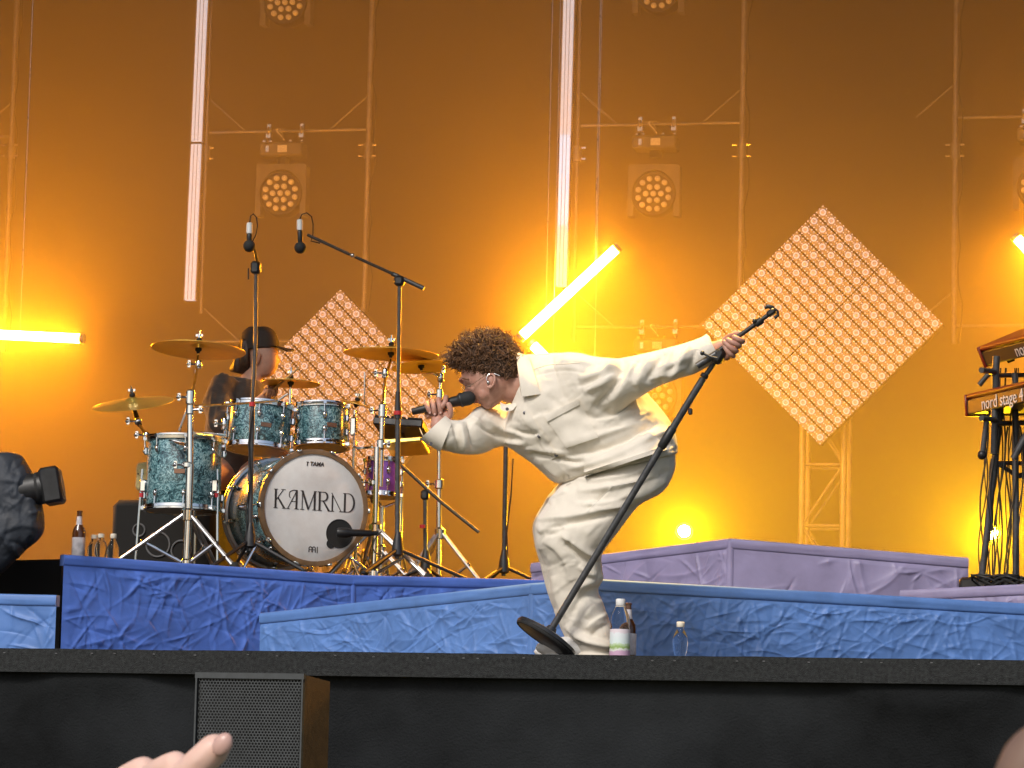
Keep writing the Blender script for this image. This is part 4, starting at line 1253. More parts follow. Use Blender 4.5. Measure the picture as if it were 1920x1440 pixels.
def bottle(name, label, base, r, h, kind, group=None):
    t = thing(name, base, label, 'bottle', group)
    if kind == 'beer':
        prof = [(0, 0), (r, 0.004), (r, h*0.55), (r*0.9, h*0.62), (r*0.5, h*0.72), (r*0.40, h*0.80), (r*0.37, h*0.96), (r*0.43, h*0.965), (r*0.43, h*0.99), (0, h)]
        MB().lathe(prof, base, (0,0,1), 24).build('glass_body', M['brown'], t)
        MB().lathe([(r*1.01, h*0.10), (r*1.02, h*0.105), (r*1.02, h*0.46), (r*1.01, h*0.465)], base, (0,0,1), 24).build('paper_label', M['paper'], t)
        MB().lathe([(r*0.56, h*0.68), (r*0.44, h*0.78), (r*0.40, h*0.88)], base, (0,0,1), 20).build('neck_label', M['paper'], t)
    elif kind == 'big':
        prof = [(0, 0), (r*0.92, 0.0), (r, 0.008), (r*0.985, h*0.26), (r, h*0.50), (r*0.92, h*0.54), (r*0.98, h*0.60), (r*0.92, h*0.70), (r*0.62, h*0.83), (r*0.42, h*0.885), (r*0.40, h*0.92), (0, h*0.925)]
        MB().lathe(prof, base, (0,0,1), 28).build('plastic_body', M['pet'], t)
        MB().lathe([(r*1.012, h*0.04), (r*1.015, h*0.045), (r*1.01, h*0.27), (r*1.015, h*0.49), (r*1.012, h*0.495)], base, (0,0,1), 28).build('paper_label', M['label'], t)
        b = MB(); b.lathe([(r*0.46, h*0.895), (r*0.47, h*0.90), (r*0.47, h*0.985), (r*0.42, h), (0, h)], base, (0,0,1), 24); b.build('cap', M['whitepl'], t)
        MB().lathe([(r*0.44, h*0.865), (r*0.52, h*0.868), (r*0.52, h*0.88), (r*0.44, h*0.885)], base, (0,0,1), 24).build('neck_ring', M['cap'], t)
    else:
        prof = [(0, 0), (r*0.72, 0.0), (r*0.78, 0.006), (r*0.74, h*0.12), (r*0.94, h*0.30), (r, h*0.45), (r*0.96, h*0.58), (r*0.70, h*0.72), (r*0.46, h*0.80), (r*0.43, h*0.86), (0, h*0.865)]
        MB().lathe(prof, base, (0,0,1), 24).build('plastic_body', M['pet'], t)
        MB().lathe([(r*0.50, h*0.86), (r*0.52, h*0.865), (r*0.52, h*0.985), (r*0.46, h), (0, h)], base, (0,0,1), 20).build('cap', M['cap'], t)
    return t
def onz(px, y, z):
    q = P(px, 1000, y)
    d = ray(px, 1000)
    return Vector((q.x, y, z))
def hpx(px, py, y, z): return P(px, py, y).z-z
YR = 16.15
bottle('beer_bottle', 'brown beer bottle with pale label on the left end of the drum riser', onz(148, YR, DRZ), 0.030, hpx(148, 957, YR, DRZ), 'beer')
g_ = 'small clear bottles on the drum riser'
bottle('water_bottle', 'small clear bottle next to the brown bottle on the drum riser', onz(177, YR+.1, DRZ), 0.029, hpx(177, 1003, YR+.1, DRZ), 'small', g_)
bottle('water_bottle', 'small clear bottle, second from the brown bottle on the drum riser', onz(190, YR+.02, DRZ), 0.030, hpx(190, 1001, YR+.02, DRZ), 'small', g_)
bottle('water_bottle', 'small clear bottle half hidden by the black monitor cabinet', onz(213, YR+.35, DRZ), 0.029, hpx(213, 1001, YR+.35, DRZ), 'small', g_)
YF = 13.62
bottle('water_bottle', 'large water bottle with green and pink label beside the singer foot', onz(1166, YF, STZ), 19*1/S(P(1166,1200,YF)), hpx(1166, 1123, YF, STZ), 'big')
bottle('beer_bottle', 'brown bottle hidden behind the large water bottle', onz(1181, YF+.09, STZ), 0.031, hpx(1181, 1130, YF+.09, STZ), 'beer')
bottle('water_bottle', 'small clear bottle standing alone on the stage edge', onz(1279, YF, STZ), 14.5/S(P(1279,1200,YF)), hpx(1279, 1166, YF, STZ), 'small')
# ------------------------------------------------------------------ keyboards at the right
YK = 17.15
Ld = Vector((0.53, -0.85, 0)).normalized(); Nd = Vector((-0.85, -0.53, 0)).normalized(); Zd = Vector((0,0,1))
M['kbwhite'] = mat('white print', (0.75, 0.73, 0.70), 0.5)
def keyboard(label, px, py, h_px, txt, toff, tilt, ln=1.25):
    o0 = P(px, py, YK); s_ = 1/S(o0)
    h = h_px*s_
    t = thing('keyboard', o0, label, 'keyboard', 'red stage keyboards on the stand')
    n2 = (Nd*math.cos(R(tilt))+Zd*math.sin(R(-tilt))).normalized(); u2 = Ld.cross(n2)
    if u2.z < 0: u2 = -u2
    rot = Matrix((Ld, n2, u2)).transposed()
    c = o0+Ld*(ln/2)-n2*0.16-u2*(h/2)
    MB().bbox(c, (ln, 0.32, h*0.62), 0.006, rot).build('body', M['black'], t)
    MB().bbox(c+u2*(h*0.43), (ln+0.004, 0.325, h*0.22), 0.01, rot).build('red_top', M['red'], t)
    for sgn in (-1, 1):
        MB().bbox(c+Ld*(sgn*(ln/2+0.008))+u2*(h*0.08), (0.016, 0.33, h*0.9), 0.004, rot).build('end_cheek', M['red'], t)
    for k in range(4):
        MB().bbox(c+Ld*(0.1+0.09*k)-u2*(h*0.16)+n2*0.162, (0.03, 0.01, 0.02), 0.003, rot).build('socket', M['steel'], t)
    for k in range(4):
        MB().lathe([(0,0),(0.02,0),(0.017,0.014),(0,0.014)], c+Ld*((-0.45 if k % 2 else 0.45))+n2*(0.12 if k < 2 else -0.12)-u2*(h*0.31), -u2, 10).build('foot', M['rubber'], t)
    text_obj(txt, 0.082, M['kbwhite'], t, c-Ld*(ln/2)+Ld*toff-u2*(h*0.02), Ld, u2, 0.0, name='lettering').location += n2*0.1612
    return t, c
kbU, cU = keyboard('upper red and black stage keyboard cut by the right edge', 1835, 652, 46, 'nord', 0.40, 24)
kbL, cL2 = keyboard('lower red and black stage keyboard with white lettering', 1811, 741, 46, 'nord stage 4', 0.36, 4)
q = P(1885, 1090, YK); q.z = RRZ
t = thing('keyboard_stand', q, 'black two tier keyboard stand with cables at the right edge', 'keyboard stand')
def arm(a, c, r, nm='tube', mt='greymetal'):
    return MB().cyl(a, c, r, n=12).build(nm, M[mt], t)
YQ = YK-0.1
arm(P(1868, 668, YQ-.1), P(1863, 852, YQ-.1), 0.017, 'upright')
arm(P(1903, 700, YQ), P(1905, 1100, YQ), 0.016, 'upright')
l1 = P(1836, 1095, YQ); l1.z = RRZ+0.01
l2 = P(1990, 1095, YQ+.5); l2.z = RRZ+0.01
arm(P(1876, 770, YQ), l1, 0.016, 'leg'); arm(P(1905, 790, YQ+.3), l2, 0.016, 'leg')
arm(P(1872, 868, YQ), P(1990, 868, YQ+.2), 0.011, 'crossbar')
arm(P(1875, 872, YQ), P(1908, 893, YQ+.1), 0.010, 'brace'); arm(P(1908, 893, YQ+.1), P(1960, 880, YQ+.2), 0.012, 'brace')
for py0, cc in ((700, cU), (790, cL2)):
    arm(P(1868, py0+4, YQ-.1), P(1945, py0+2, YQ+.25), 0.012, 'support_arm')
    arm(P(1840, py0-6, YQ-.25), P(1868, py0-2, YQ-.1), 0.013, 'support_arm')
MB().tube([P(1850, 782, YQ-.2), P(1842, 848, YQ-.2)], [0.013, 0.014], 10).build('side_mount', M['greymetal'], t)
MB().ell(P(1841, 853, YQ-.2), (0.022, 0.022, 0.022), None, 10, 8).build('knob', M['black'], t)
arm(P(1900, 860, YQ-.2), P(1930, 805, YQ-.2), 0.016, 'mount_arm')
MB().tube([P(1836, 722, YQ-.1), P(1850, 705, YQ-.1), P(1868, 690, YQ-.1)], 0.012, 10).build('side_mount', M['greymetal'], t)
random.seed(11)
for k in range(16):
    x0 = 1846+k*4.6+random.uniform(-3, 3); x1 = 1838+k*4.2+random.uniform(-10, 10)
    y0 = random.choice((690, 775, 780, 800, 860))
    pts = []
    for j in range(15):
        f = j/14
        pts.append(P(x0+(x1-x0)*f+16*math.sin(f*5.5+k*1.7)*f*(1-f)*2.4, y0+(1092-y0)*f, YQ+0.03*math.sin(k*2.1)))
    MB().tube(pts, random.choice((0.0028, 0.0036, 0.0045)), 6).build('cable', M['cable'], t)
for k in range(7):
    c0 = P(1850+k*11, 1085, YQ-.25)
    pts = [(c0.x+0.07*math.cos(j*0.7+k), c0.y+0.05*math.sin(j*0.7+k), RRZ+0.012+0.10*abs(math.sin(j*0.31+k*1.3))) for j in range(20)]
    MB().tube(pts, 0.005, 6).build('floor_cable', M['cable'], t)
c0 = P(1872, 1085, YQ-.05)
MB().bbox((c0.x, c0.y, RRZ+0.06), (0.34, 0.22, 0.10), 0.015).build('pedal_board', M['black'], t)

# ------------------------------------------------------------------ speaker in front of the stage
YS1 = 12.55
a, c = P(369, 1262, YS1), P(571, 1262, YS1)
zt = (a.z+c.z)/2
w_ = c.x-a.x; dep = 0.34; hh = 0.70
t = thing('speaker', ((a.x+c.x)/2, YS1, zt-hh), 'front fill speaker with hexagon grille and brown black side in front of the stage', 'speaker')
M['spk'] = mat('brown black speaker lacquer', (0.040, 0.027, 0.021), 0.6, var=0.25, vscale=30, bump=0.15, bscale=220)
M['grille'] = mat('grey black grille', (0.060, 0.066, 0.070), 0.45, 0.2, var=0.15, vscale=30)
b = MB()
zb = zt-hh
vsx = [(a.x, YS1+0.012, zb), (c.x, YS1+0.012, zb), (c.x, YS1+0.012, zt-0.004), (a.x, YS1+0.012, zt-0.004),
       (a.x, YS1+dep, zb), (c.x, YS1+dep, zb), (c.x, YS1+dep, zt-0.012), (a.x, YS1+dep, zt-0.012)]
b.add(vsx, [(0,1,2,3),(5,4,7,6),(1,5,6,2),(4,0,3,7),(3,2,6,7),(4,5,1,0)])
b.build('cabinet', M['spk'], t)
fw = 0.010
b = MB()
b.box(((a.x+c.x)/2, YS1-0.001, zt-fw), (w_+0.004, 0.026, fw*2)); b.build('grille_top_rail', M['grille'], t)
for x in (a.x+0.003, c.x-0.003):
    MB().box((x, YS1-0.001, zt-fw*2-(hh-fw*2)/2), (0.006, 0.026, hh-fw*2)).build('grille_side_rail', M['grille'], t)
MB().box(((a.x+c.x)/2, YS1+0.006, zt-hh/2-fw), (w_-0.012, 0.004, hh-0.03)).build('foam', M['rubber'], t)
# hexagon perforation
pit = 0.0115; g = MB(); vs_, fs_ = [], []
rows = int((hh-0.03)/(pit*0.866)); cols = int((w_-0.012)/pit)
x0 = a.x+0.006+((w_-0.012)-cols*pit)/2+pit/2
hexo = [(pit/math.sqrt(3)*math.sin(R(60*k)), pit/math.sqrt(3)*math.cos(R(60*k))) for k in range(6)]
hr = 0.70
for j in range(rows):
    for i in range(cols):
        cx = x0+i*pit+(pit/2 if j % 2 else 0); cz = zt-fw*2-0.006-j*pit*0.866
        if cx+pit/2 > c.x-0.005: continue
        o = len(vs_)
        for hx, hz in hexo: vs_.append((cx+hx, YS1-0.006, cz+hz))
        for hx, hz in hexo: vs_.append((cx+hx*hr, YS1-0.006, cz+hz*hr))
        for hx, hz in hexo: vs_.append((cx+hx*hr, YS1-0.002, cz+hz*hr))
        for k in range(6):
            k2 = (k+1) % 6
            fs_.append((o+k, o+k2, o+6+k2, o+6+k)); fs_.append((o+6+k, o+6+k2, o+12+k2, o+12+k))
me = bpy.data.meshes.new('grille'); me.from_pydata(vs_, [], fs_)
o = mkobj('grille', me, M['grille'], t, False, fix=False); o['kind'] = 'stuff'
tb = thing('subwoofer', ((a.x+c.x)/2, YS1, 0), 'black subwoofer standing on the ground under the front speaker', 'subwoofer')
MB().bbox(((a.x+c.x)/2-0.02, YS1+0.2, (zb-0.002)/2), (w_+0.3, 0.55, zb-0.002), 0.012).build('cabinet', M['spk'], tb)
MB().box(((a.x+c.x)/2-0.02, YS1-0.08, (zb-0.01)/2), (w_+0.24, 0.006, zb-0.08)).build('grille', M['grille'], tb)

# ------------------------------------------------------------------ covered television camera at the left
def catmull(secs, sub=4):
    a = np.array(secs, float); n = len(a); out = []
    for i in range(n-1):
        p0, p1, p2, p3 = a[max(i-1, 0)], a[i], a[i+1], a[min(i+2, n-1)]
        for k in range(sub):
            t_ = k/sub
            out.append(0.5*((2*p1)+(-p0+p2)*t_+(2*p0-5*p1+4*p2-p3)*t_**2+(-p0+3*p1-3*p2+p3)*t_**3))
    out.append(a[-1])
    return np.array(out)
def loft(mb, secs, y0, n=26, sub=4, sup=2.0, caps=True):
    """secs: (ax, ay, bx, by, depth offset, half thickness): outline pairs in picture coordinates at depth y0+offset"""
    ss = catmull(secs, sub)
    vs_, fs_ = [], []
    for q in ss:
        A, B = P(q[0], q[1], y0+q[4]), P(q[2], q[3], y0+q[4])
        C = (A+B)/2; E = (A-B)/2; D = toward(C)*q[5]
        for k in range(n):
            t_ = 2*math.pi*k/n; ca, sa = math.cos(t_), math.sin(t_)
            ca = math.copysign(abs(ca)**(2/sup), ca); sa = math.copysign(abs(sa)**(2/sup), sa)
            vs_.append(C+E*ca+D*sa)
    m_ = len(ss)
    for i in range(m_-1):
        for k in range(n):
            k2 = (k+1) % n
            fs_.append((i*n+k, i*n+k2, (i+1)*n+k2, (i+1)*n+k))
    if caps:
        fs_.append(tuple(range(n))[::-1]); fs_.append(tuple((m_-1)*n+k for k in range(n)))
    mb.add(vs_, fs_)
def remesh(mb, name, vox, smooth=4, fac=0.5):
    me = mb.mesh(name); fix_normals(me)
    o = bpy.data.objects.new(name, me); col.objects.link(o)
    m1 = o.modifiers.new('r', 'REMESH'); m1.mode = 'VOXEL'; m1.voxel_size = vox
    if smooth:
        m2 = o.modifiers.new('s', 'SMOOTH'); m2.factor = fac; m2.iterations = smooth
    dg = bpy.context.evaluated_depsgraph_get()
    out = bpy.data.meshes.new_from_object(o.evaluated_get(dg))
    bpy.data.objects.remove(o)
    out.name = name
    return out
def np_verts(me):
    a = np.empty(len(me.vertices)*3); me.vertices.foreach_get('co', a); return a.reshape(-1, 3)
def np_norms(me):
    a = np.empty(len(me.vertices)*3); me.vertices.foreach_get('normal', a); return a.reshape(-1, 3)
def set_verts(me, a):
    me.vertices.foreach_set('co', a.ravel()); me.update()
camv, fv, rv, uv = np.array(CAM), np.array(fwd), np.array(rgt), np.array(upv)
def project(a):
    d = a-camv; z = d@fv
    return 960+FPX*(d@rv)/z, 720-FPX*(d@uv)/z
def folds(me, lines, rnd=None, both=False, base=0.0):
    """cloth folds: lines of (picture polyline, width px, height mm) pushed along the normal on the side one sees"""
    v = np_verts(me); n = np_norms(me)
    x, y = project(v)
    tc = camv-v; tc /= np.linalg.norm(tc, axis=1)[:, None]
    face = np.clip((np.sum(n*tc, 1)+0.15)*2.2, 0, 1)
    d = np.zeros(len(v))
    for pl, wd, am in lines:
        pl = np.array(catmull([(p[0], p[1]) for p in pl], 5))
        best = np.full(len(v), 1e9); sgn = np.zeros(len(v)); par = np.zeros(len(v))
        box = (x > pl[:,0].min()-5*wd)&(x < pl[:,0].max()+5*wd)&(y > pl[:,1].min()-5*wd)&(y < pl[:,1].max()+5*wd)
        ii = np.where(box)[0]
        if not len(ii): continue
        X, Y = x[ii], y[ii]
        bb = np.full(len(ii), 1e9); sg = np.zeros(len(ii)); pp = np.zeros(len(ii))
        m_ = len(pl)-1
        for k in range(m_):
            a, c = pl[k], pl[k+1]; e = c-a; l2 = max((e**2).sum(), 1e-9)
            t_ = np.clip(((X-a[0])*e[0]+(Y-a[1])*e[1])/l2, 0, 1)
            dx, dy = X-a[0]-t_*e[0], Y-a[1]-t_*e[1]
            dd = np.hypot(dx, dy)
            cl = dd < bb
            bb[cl] = dd[cl]; sg[cl] = np.sign((e[0]*dy-e[1]*dx)[cl]); pp[cl] = ((k+t_)/m_)[cl]
        taper = np.clip(np.minimum(pp, 1-pp)*4, 0, 1)**0.7
        prof = np.where(sg > 0, np.exp(-(bb/wd)**2), np.exp(-(bb/(wd*2.1))**1.6))
        d[ii] += am*0.001*taper*prof
    if rnd is not None:
        seed, sc_, am = rnd
        d += am*0.001*2*vnoise(x/sc_+50, y/sc_+50, seed, 3)
    dd = d*(1 if both else face)
    v = v+n*dd[:, None]
    set_verts(me, v)
    return me

YC = 15.65
M['cover'] = mat('dark blue grey rain cover', (0.030, 0.037, 0.050), 0.62, var=0.25, vscale=12, bump=0.2, bscale=60)
b = MB()
loft(b, [(-170,870,-20,848,0,.10), (-185,860,34,850,0,.14), (-190,882,56,876,0,.16), (-190,905,69,903,0,.17), (-190,945,80,945,0,.17), (-188,985,84,985,0,.17), (-180,1012,74,1010,0,.16), (-160,1040,38,1042,0,.14), (-140,1080,0,1080,0,.11), (-110,1110,-45,1112,0,.07)], YC, sup=2.8)
me = remesh(b, 'rain_cover', 0.007, 3)
rr = np.random.default_rng(5)
fl = []
for k in range(46):
    cx, cy_ = rr.uniform(-40, 80), rr.uniform(860, 1060); an = rr.uniform(0, 3.14); l = rr.uniform(10, 34)
    fl.append(([(cx-l*math.cos(an), cy_-l*math.sin(an)), (cx+rr.uniform(-5,5), cy_+rr.uniform(-5,5)), (cx+l*math.cos(an), cy_+l*math.sin(an))], rr.uniform(1.5, 3.2), rr.uniform(-8, 10)))
fl += [([(45, 862), (62, 895), (72, 940), (76, 990)], 5, -10), ([(0, 900), (35, 905), (60, 925)], 4, 7), ([(5, 960), (35, 940), (50, 915)], 3, 6), ([(0, 1000), (40, 985), (70, 992)], 4, 7)]
folds(me, fl, (3, 40, 10))
pq = P(-150, 1000, YC)
t = thing('broadcast_camera', (pq.x, YC, STZ), 'broadcast camera in a dark crumpled rain cover at the left edge', 'camera')
mkobj('rain_cover', me, M['cover'], t, True, 70)
lc = P(94, 912, YC-0.04); s = 1/S(lc)
ax = (P(118, 906, YC+0.03)-P(60, 916, YC)).normalized()
ri_ = ax.cross(Vector((0,0,1))).normalized(); u_ = ri_.cross(ax)
rot = Matrix((ax, ri_, u_)).transposed()
MB().cyl(lc-ax*(60*s), lc-ax*(10*s), 30*s, 31*s, 24).build('lens_barrel', M['black'], t)
hd = MB().bbox(lc+ax*(4*s), (38*s, 68*s, 68*s), 0.012, rot).build('lens_hood', M['black'], t)
MB().lathe([(31*s, 0), (31*s, 0.012), (27*s, 0.02)], lc-ax*(26*s), ax, 24).build('focus_ring', M['rubber'], t)
MB().cyl(lc+ax*(23.5*s), lc+ax*(24.2*s), 26*s, n=24).build('front_glass', M['black'], t)
MB().cyl((pq.x, YC, STZ+0.3), (pq.x, YC, P(-150, 1040, YC).z), 0.05, n=16).build('pedestal', M['blackmetal'], t)
for k in range(3):
    an = 0.5+2.094*k
    MB().tube([(pq.x, YC, STZ+0.34), (pq.x+0.33*math.cos(an), YC+0.25*math.sin(an), STZ+0.02)], 0.018, 10).build('leg', M['blackmetal'], t)
# ------------------------------------------------------------------ the singer
YS = 13.80
def W(px, py, dy=0.0): return P(px, py, YS+dy)
M['cream'] = mat('cream cotton drill', (0.79, 0.72, 0.61), 0.85, var=0.05, vscale=14, bump=0.12, bscale=420, sheen=0.15)
M['skin'] = mat('skin', (0.56, 0.31, 0.23), 0.5, var=0.10, vscale=25, c2=(0.47, 0.22, 0.16), sss=0.12, bump=0.05, bscale=300)
M['hair'] = mat('brown curls', (0.22, 0.108, 0.048), 0.6, var=0.4, vscale=60, c2=(0.085, 0.038, 0.017))
M['button'] = mat('grey metal button', (0.17, 0.16, 0.17), 0.4, 0.6)
M['thread'] = mat('stitching', (0.70, 0.65, 0.57), 0.8)
M['haircap'] = mat('dark hair roots', (0.06, 0.03, 0.014), 0.85, var=0.4, vscale=60)
M['glassesm'] = mat('gold wire', (0.75, 0.66, 0.5), 0.25, 0.9)
foot = W(1115, 1228); foot.z = STZ
singer = thing('person', foot, 'singer in loose cream shirt and trousers bending low to sing into a hand microphone', 'person')

def rand_folds(seed, n, x0, x1, y0, y1):
    g_ = np.random.default_rng(seed); out_ = []
    for _ in range(n):
        cx, cy_ = g_.uniform(x0, x1), g_.uniform(y0, y1); an = g_.normal(-0.45, 0.7); l = g_.uniform(7, 30)
        bx, by = g_.uniform(-4, 4, 2)
        out_.append(([(cx-l*math.cos(an), cy_-l*math.sin(an)), (cx+bx, cy_+by), (cx+l*math.cos(an), cy_+l*math.sin(an))], g_.uniform(2.0, 4.0), g_.choice([-1, 1])*g_.uniform(1.2, 3.4)))
    return out_
# trousers: two bent legs and the seat
b = MB()
near = [(1266,842,1100,868,0,.16), (1267,862,1080,890,0,.18), (1264,886,1056,908,-.01,.185), (1243,922,1030,938,-.04,.16), (1196,950,1010,966,-.07,.13), (1158,1000,1002,990,-.09,.118),
        (1130,1036,1006,1020,-.08,.112), (1129,1064,1016,1056,-.06,.108), (1131,1086,1024,1090,-.05,.104), (1122,1106,1031,1120,-.04,.10), (1135,1142,1043,1157,-.04,.102), (1151,1186,1059,1194,-.04,.105), (1153,1214,1071,1214,-.04,.105), (1154,1236,1076,1234,-.04,.105)]
loft(b, near, YS)
far = [(1262,862,1085,886,.08,.13), (1240,905,1050,905,.15,.14), (1200,945,1015,950,.22,.13), (1150,985,999,982,.27,.11), (1118,1020,1000,1008,.28,.105), (1112,1060,1010,1050,.28,.10), (1108,1120,1026,1110,.28,.09), (1125,1180,1052,1180,.28,.095), (1140,1236,1078,1236,.28,.095)]
loft(b, far, YS)
me = remesh(b, 'trousers', 0.0052, 6)
TF = [([(1004,974),(1050,972),(1100,964),(1160,948),(1222,930)],5,11), ([(1012,990),(1060,982),(1110,973),(1150,962)],5,-8), ([(1082,921),(1140,915),(1195,902),(1240,892)],4.5,8), ([(1075,936),(1130,938),(1180,930)],5,-7),
      ([(1068,896),(1120,900),(1180,890),(1230,872)],4,6), ([(1090,948),(1140,940),(1190,925)],3.5,6), ([(1052,1002),(1078,1022),(1100,1038),(1122,1050)],4.5,12), ([(1060,1018),(1085,1040),(1115,1060)],5,-9), ([(1018,1012),(1045,1030),(1062,1058),(1068,1090)],6,7), ([(1010,1000),(1030,985),(1062,978)],5,7),
      ([(1022,1005),(1042,1000),(1056,990)],4,-6), ([(1125,1100),(1100,1112),(1080,1135),(1070,1160)],6,-8), ([(1118,1088),(1095,1095),(1075,1110)],5,7), ([(1130,1125),(1108,1140),(1098,1160)],5,7), ([(1060,1172),(1085,1196),(1120,1210),(1152,1216)],5,12), ([(1075,1172),(1100,1188),(1150,1200)],6,-8),
      ([(1140,1150),(1115,1165),(1100,1180)],4,6), ([(1143,1170),(1120,1180),(1105,1196)],4,-5), ([(1035,1080),(1045,1120),(1060,1160)],7,6), ([(1102,958),(1120,938),(1146,914)],1.8,-4), ([(1030,945),(1045,930),(1065,915)],5,6), ([(1200,900),(1235,895),(1258,880)],4,-5), ([(1185,935),(1220,920),(1250,900)],4,5), ([(1012,1030),(1020,1070),(1034,1110)],5,-5), ([(1085,1060),(1100,1075),(1120,1080)],4,7), ([(1070,1225),(1100,1222),(1150,1224)],3.5,-6)]
folds(me, [(a_, w_*1.0, h_*1.6) for a_, w_, h_ in TF], (11, 40, 7.0))
folds(me, rand_folds(71, 55, 1000, 1265, 870, 1225))
trousers = mkobj('trousers', me, M['cream'], singer, True, 75)

# shirt
b = MB()
torso = [(986,664,956,762,.03,.085), (1004,664,948,788,.02,.125), (1040,662,948,808,0,.165), (1085,661,952,834,0,.185), (1120,672,972,852,0,.19), (1160,694,996,868,0,.19), (1204,728,1018,888,0,.19), (1240,766,1038,904,0,.195), (1262,800,1060,908,0,.20), (1270,828,1082,897,0,.20), (1271,850,1096,892,0,.195)]
loft(b, torso, YS)
armL = [(1040,668,1062,800,-.06,.12), (1072,662,1108,800,-.10,.125), (1110,667,1152,778,-.14,.12), (1148,672,1186,754,-.16,.105), (1180,668,1208,740,-.17,.094), (1212,661,1230,727,-.17,.086), (1255,651,1266,712,-.17,.078), (1294,640,1302,701,-.17,.072), (1320,630,1330,686,-.17,.066), (1330,628,1346,674,-.17,.062)]
loft(b, armL, YS, sub=4)
armR = [(972,750,1000,850,.10,.11), (946,758,968,846,.08,.105), (916,758,940,836,.04,.10), (895,762,908,850,-.03,.095), (870,785,876,853,-.09,.09), (850,787,846,848,-.12,.085), (838,785,818,840,-.13,.078), (830,786,800,832,-.13,.074)]
loft(b, armR, YS)
me = remesh(b, 'shirt', 0.0052, 6)
SF = [([(1168,671),(1160,700),(1140,735),(1112,765)],6,-13), ([(1150,676),(1135,705),(1105,735)],6,9), ([(1185,676),(1178,705),(1160,735),(1140,755)],6,9), ([(1085,712),(1120,702),(1162,684)],5,8), ([(1092,735),(1130,722),(1165,702)],5,8), ([(1080,724),(1125,712),(1160,692)],4,-6),
      ([(1292,648),(1280,672),(1262,698),(1240,714)],4.5,11), ([(1305,655),(1296,680),(1290,698)],4,-8), ([(1262,655),(1250,680),(1238,705)],5,8), ([(1245,660),(1228,690),(1212,715)],5,-8), ([(1222,665),(1205,695),(1190,725)],5,8), ([(1205,668),(1190,690),(1180,712)],4,-6), ([(1230,690),(1265,682),(1300,668)],4,6), ([(1215,712),(1250,700),(1285,688)],4,7),
      ([(1052,838),(1110,822),(1170,800),(1222,768)],6,10), ([(1046,856),(1110,848),(1160,832),(1205,808),(1235,795)],4.5,-15), ([(1060,880),(1110,868),(1170,845),(1225,812)],6,8), ([(1095,800),(1140,795),(1190,772)],6,6), ([(990,850),(1030,858),(1075,868),(1098,864)],3.5,-10), ([(985,842),(1030,848),(1070,856)],4,7), ([(1000,862),(1030,880),(1052,898)],6,6),
      ([(850,794),(856,820),(858,848)],3.5,-10), ([(862,792),(868,820),(870,850)],4,9), ([(874,786),(884,812),(888,846)],4,-9), ([(884,778),(905,800),(930,812)],4,9), ([(892,792),(915,808),(950,822),(985,826)],4,-10), ([(905,782),(930,800),(965,812)],5,8), ([(840,800),(838,820),(840,842)],4,7), ([(925,835),(950,828),(990,836)],5,6), ([(955,800),(975,812),(1000,815),(1018,806)],3,-7),
      ([(1010,700),(1050,690),(1085,692)],7,5), ([(1040,680),(1080,676),(1120,684)],5,4), ([(1000,705),(1060,695),(1100,702)],1.8,-3), ([(1110,760),(1130,775),(1150,778)],6,-8), ([(1120,790),(1150,785),(1200,765)],5,6), ([(1140,805),(1180,795),(1215,775)],4,-6), ([(1200,830),(1235,815),(1258,808)],5,7), ([(1215,850),(1245,838),(1265,832)],4,-7), ([(1025,742),(1050,760),(1062,785)],7,-4), ([(975,790),(1000,800),(1030,830)],6,5)]
folds(me, [(a_, w_*1.0, h_*1.6) for a_, w_, h_ in SF], (23, 38, 7.0))
folds(me, rand_folds(72, 80, 800, 1340, 640, 905))
shirt = mkobj('shirt', me, M['cream'], singer, True, 75)
bvh_shirt = BVHTree.FromPolygons([v.co.copy() for v in me.vertices], [tuple(p.vertices) for p in me.polygons])
me_t = trousers.data
bvh_tr = BVHTree.FromPolygons([v.co.copy() for v in me_t.vertices], [tuple(p.vertices) for p in me_t.polygons])
def hit(px, py, bvh=None):
    d = ray(px, py).normalized()
    for q in ([bvh] if bvh else [bvh_shirt, bvh_tr]):
        h = q.ray_cast(CAM, d)
        if h[0] is not None: return h[0], h[1]
    return W(px, py, -0.18), -d
def patch(name, corners, th, mt, parent, nu=10, nv=6, lift=0.0, drop=0.0, bvh=None, bulge=0.0, sharp=40):
    """cloth piece lying on the garment; corners: four picture points"""
    a, b_, c, d = [np.array(q, float) for q in corners]
    top, bot = [], []
    for i in range(nu+1):
        for j in range(nv+1):
            u, v = i/nu, j/nv
            p = (a*(1-u)+b_*u)*(1-v)+(d*(1-u)+c*u)*v
            h, n = hit(p[0], p[1], bvh)
            tw = toward(h)
            e = bulge*math.sin(math.pi*u)*math.sin(math.pi*v)
            top.append(h+tw*(th+lift+e+drop*v*v)); bot.append(h-tw*0.004)
    n1 = len(top); fs_ = []
    idx = lambda i, j: i*(nv+1)+j
    for i in range(nu):
        for j in range(nv):
            fs_.append((idx(i,j), idx(i+1,j), idx(i+1,j+1), idx(i,j+1)))
            fs_.append((n1+idx(i,j+1), n1+idx(i+1,j+1), n1+idx(i+1,j), n1+idx(i,j)))
    loop = [idx(i,0) for i in range(nu+1)]+[idx(nu,j) for j in range(1,nv+1)]+[idx(i,nv) for i in range(nu-1,-1,-1)]+[idx(0,j) for j in range(nv-1,0,-1)]
    for k in range(len(loop)):
        fs_.append((loop[k], loop[k-1], n1+loop[k-1], n1+loop[k]))
    return MB().add(top+bot, fs_).build(name, mt, parent, True, sharp)
def seam(name, pts, r=0.0013, mt=None, bvh=None, parent=None):
    q = []
    pp = catmull([(p[0], p[1]) for p in pts], 8)
    for p in pp:
        h, n = hit(p[0], p[1], bvh); q.append(h+toward(h)*r*0.4)
    return MB().tube(q, r, 5).build(name, mt or M['thread'], parent or shirt)
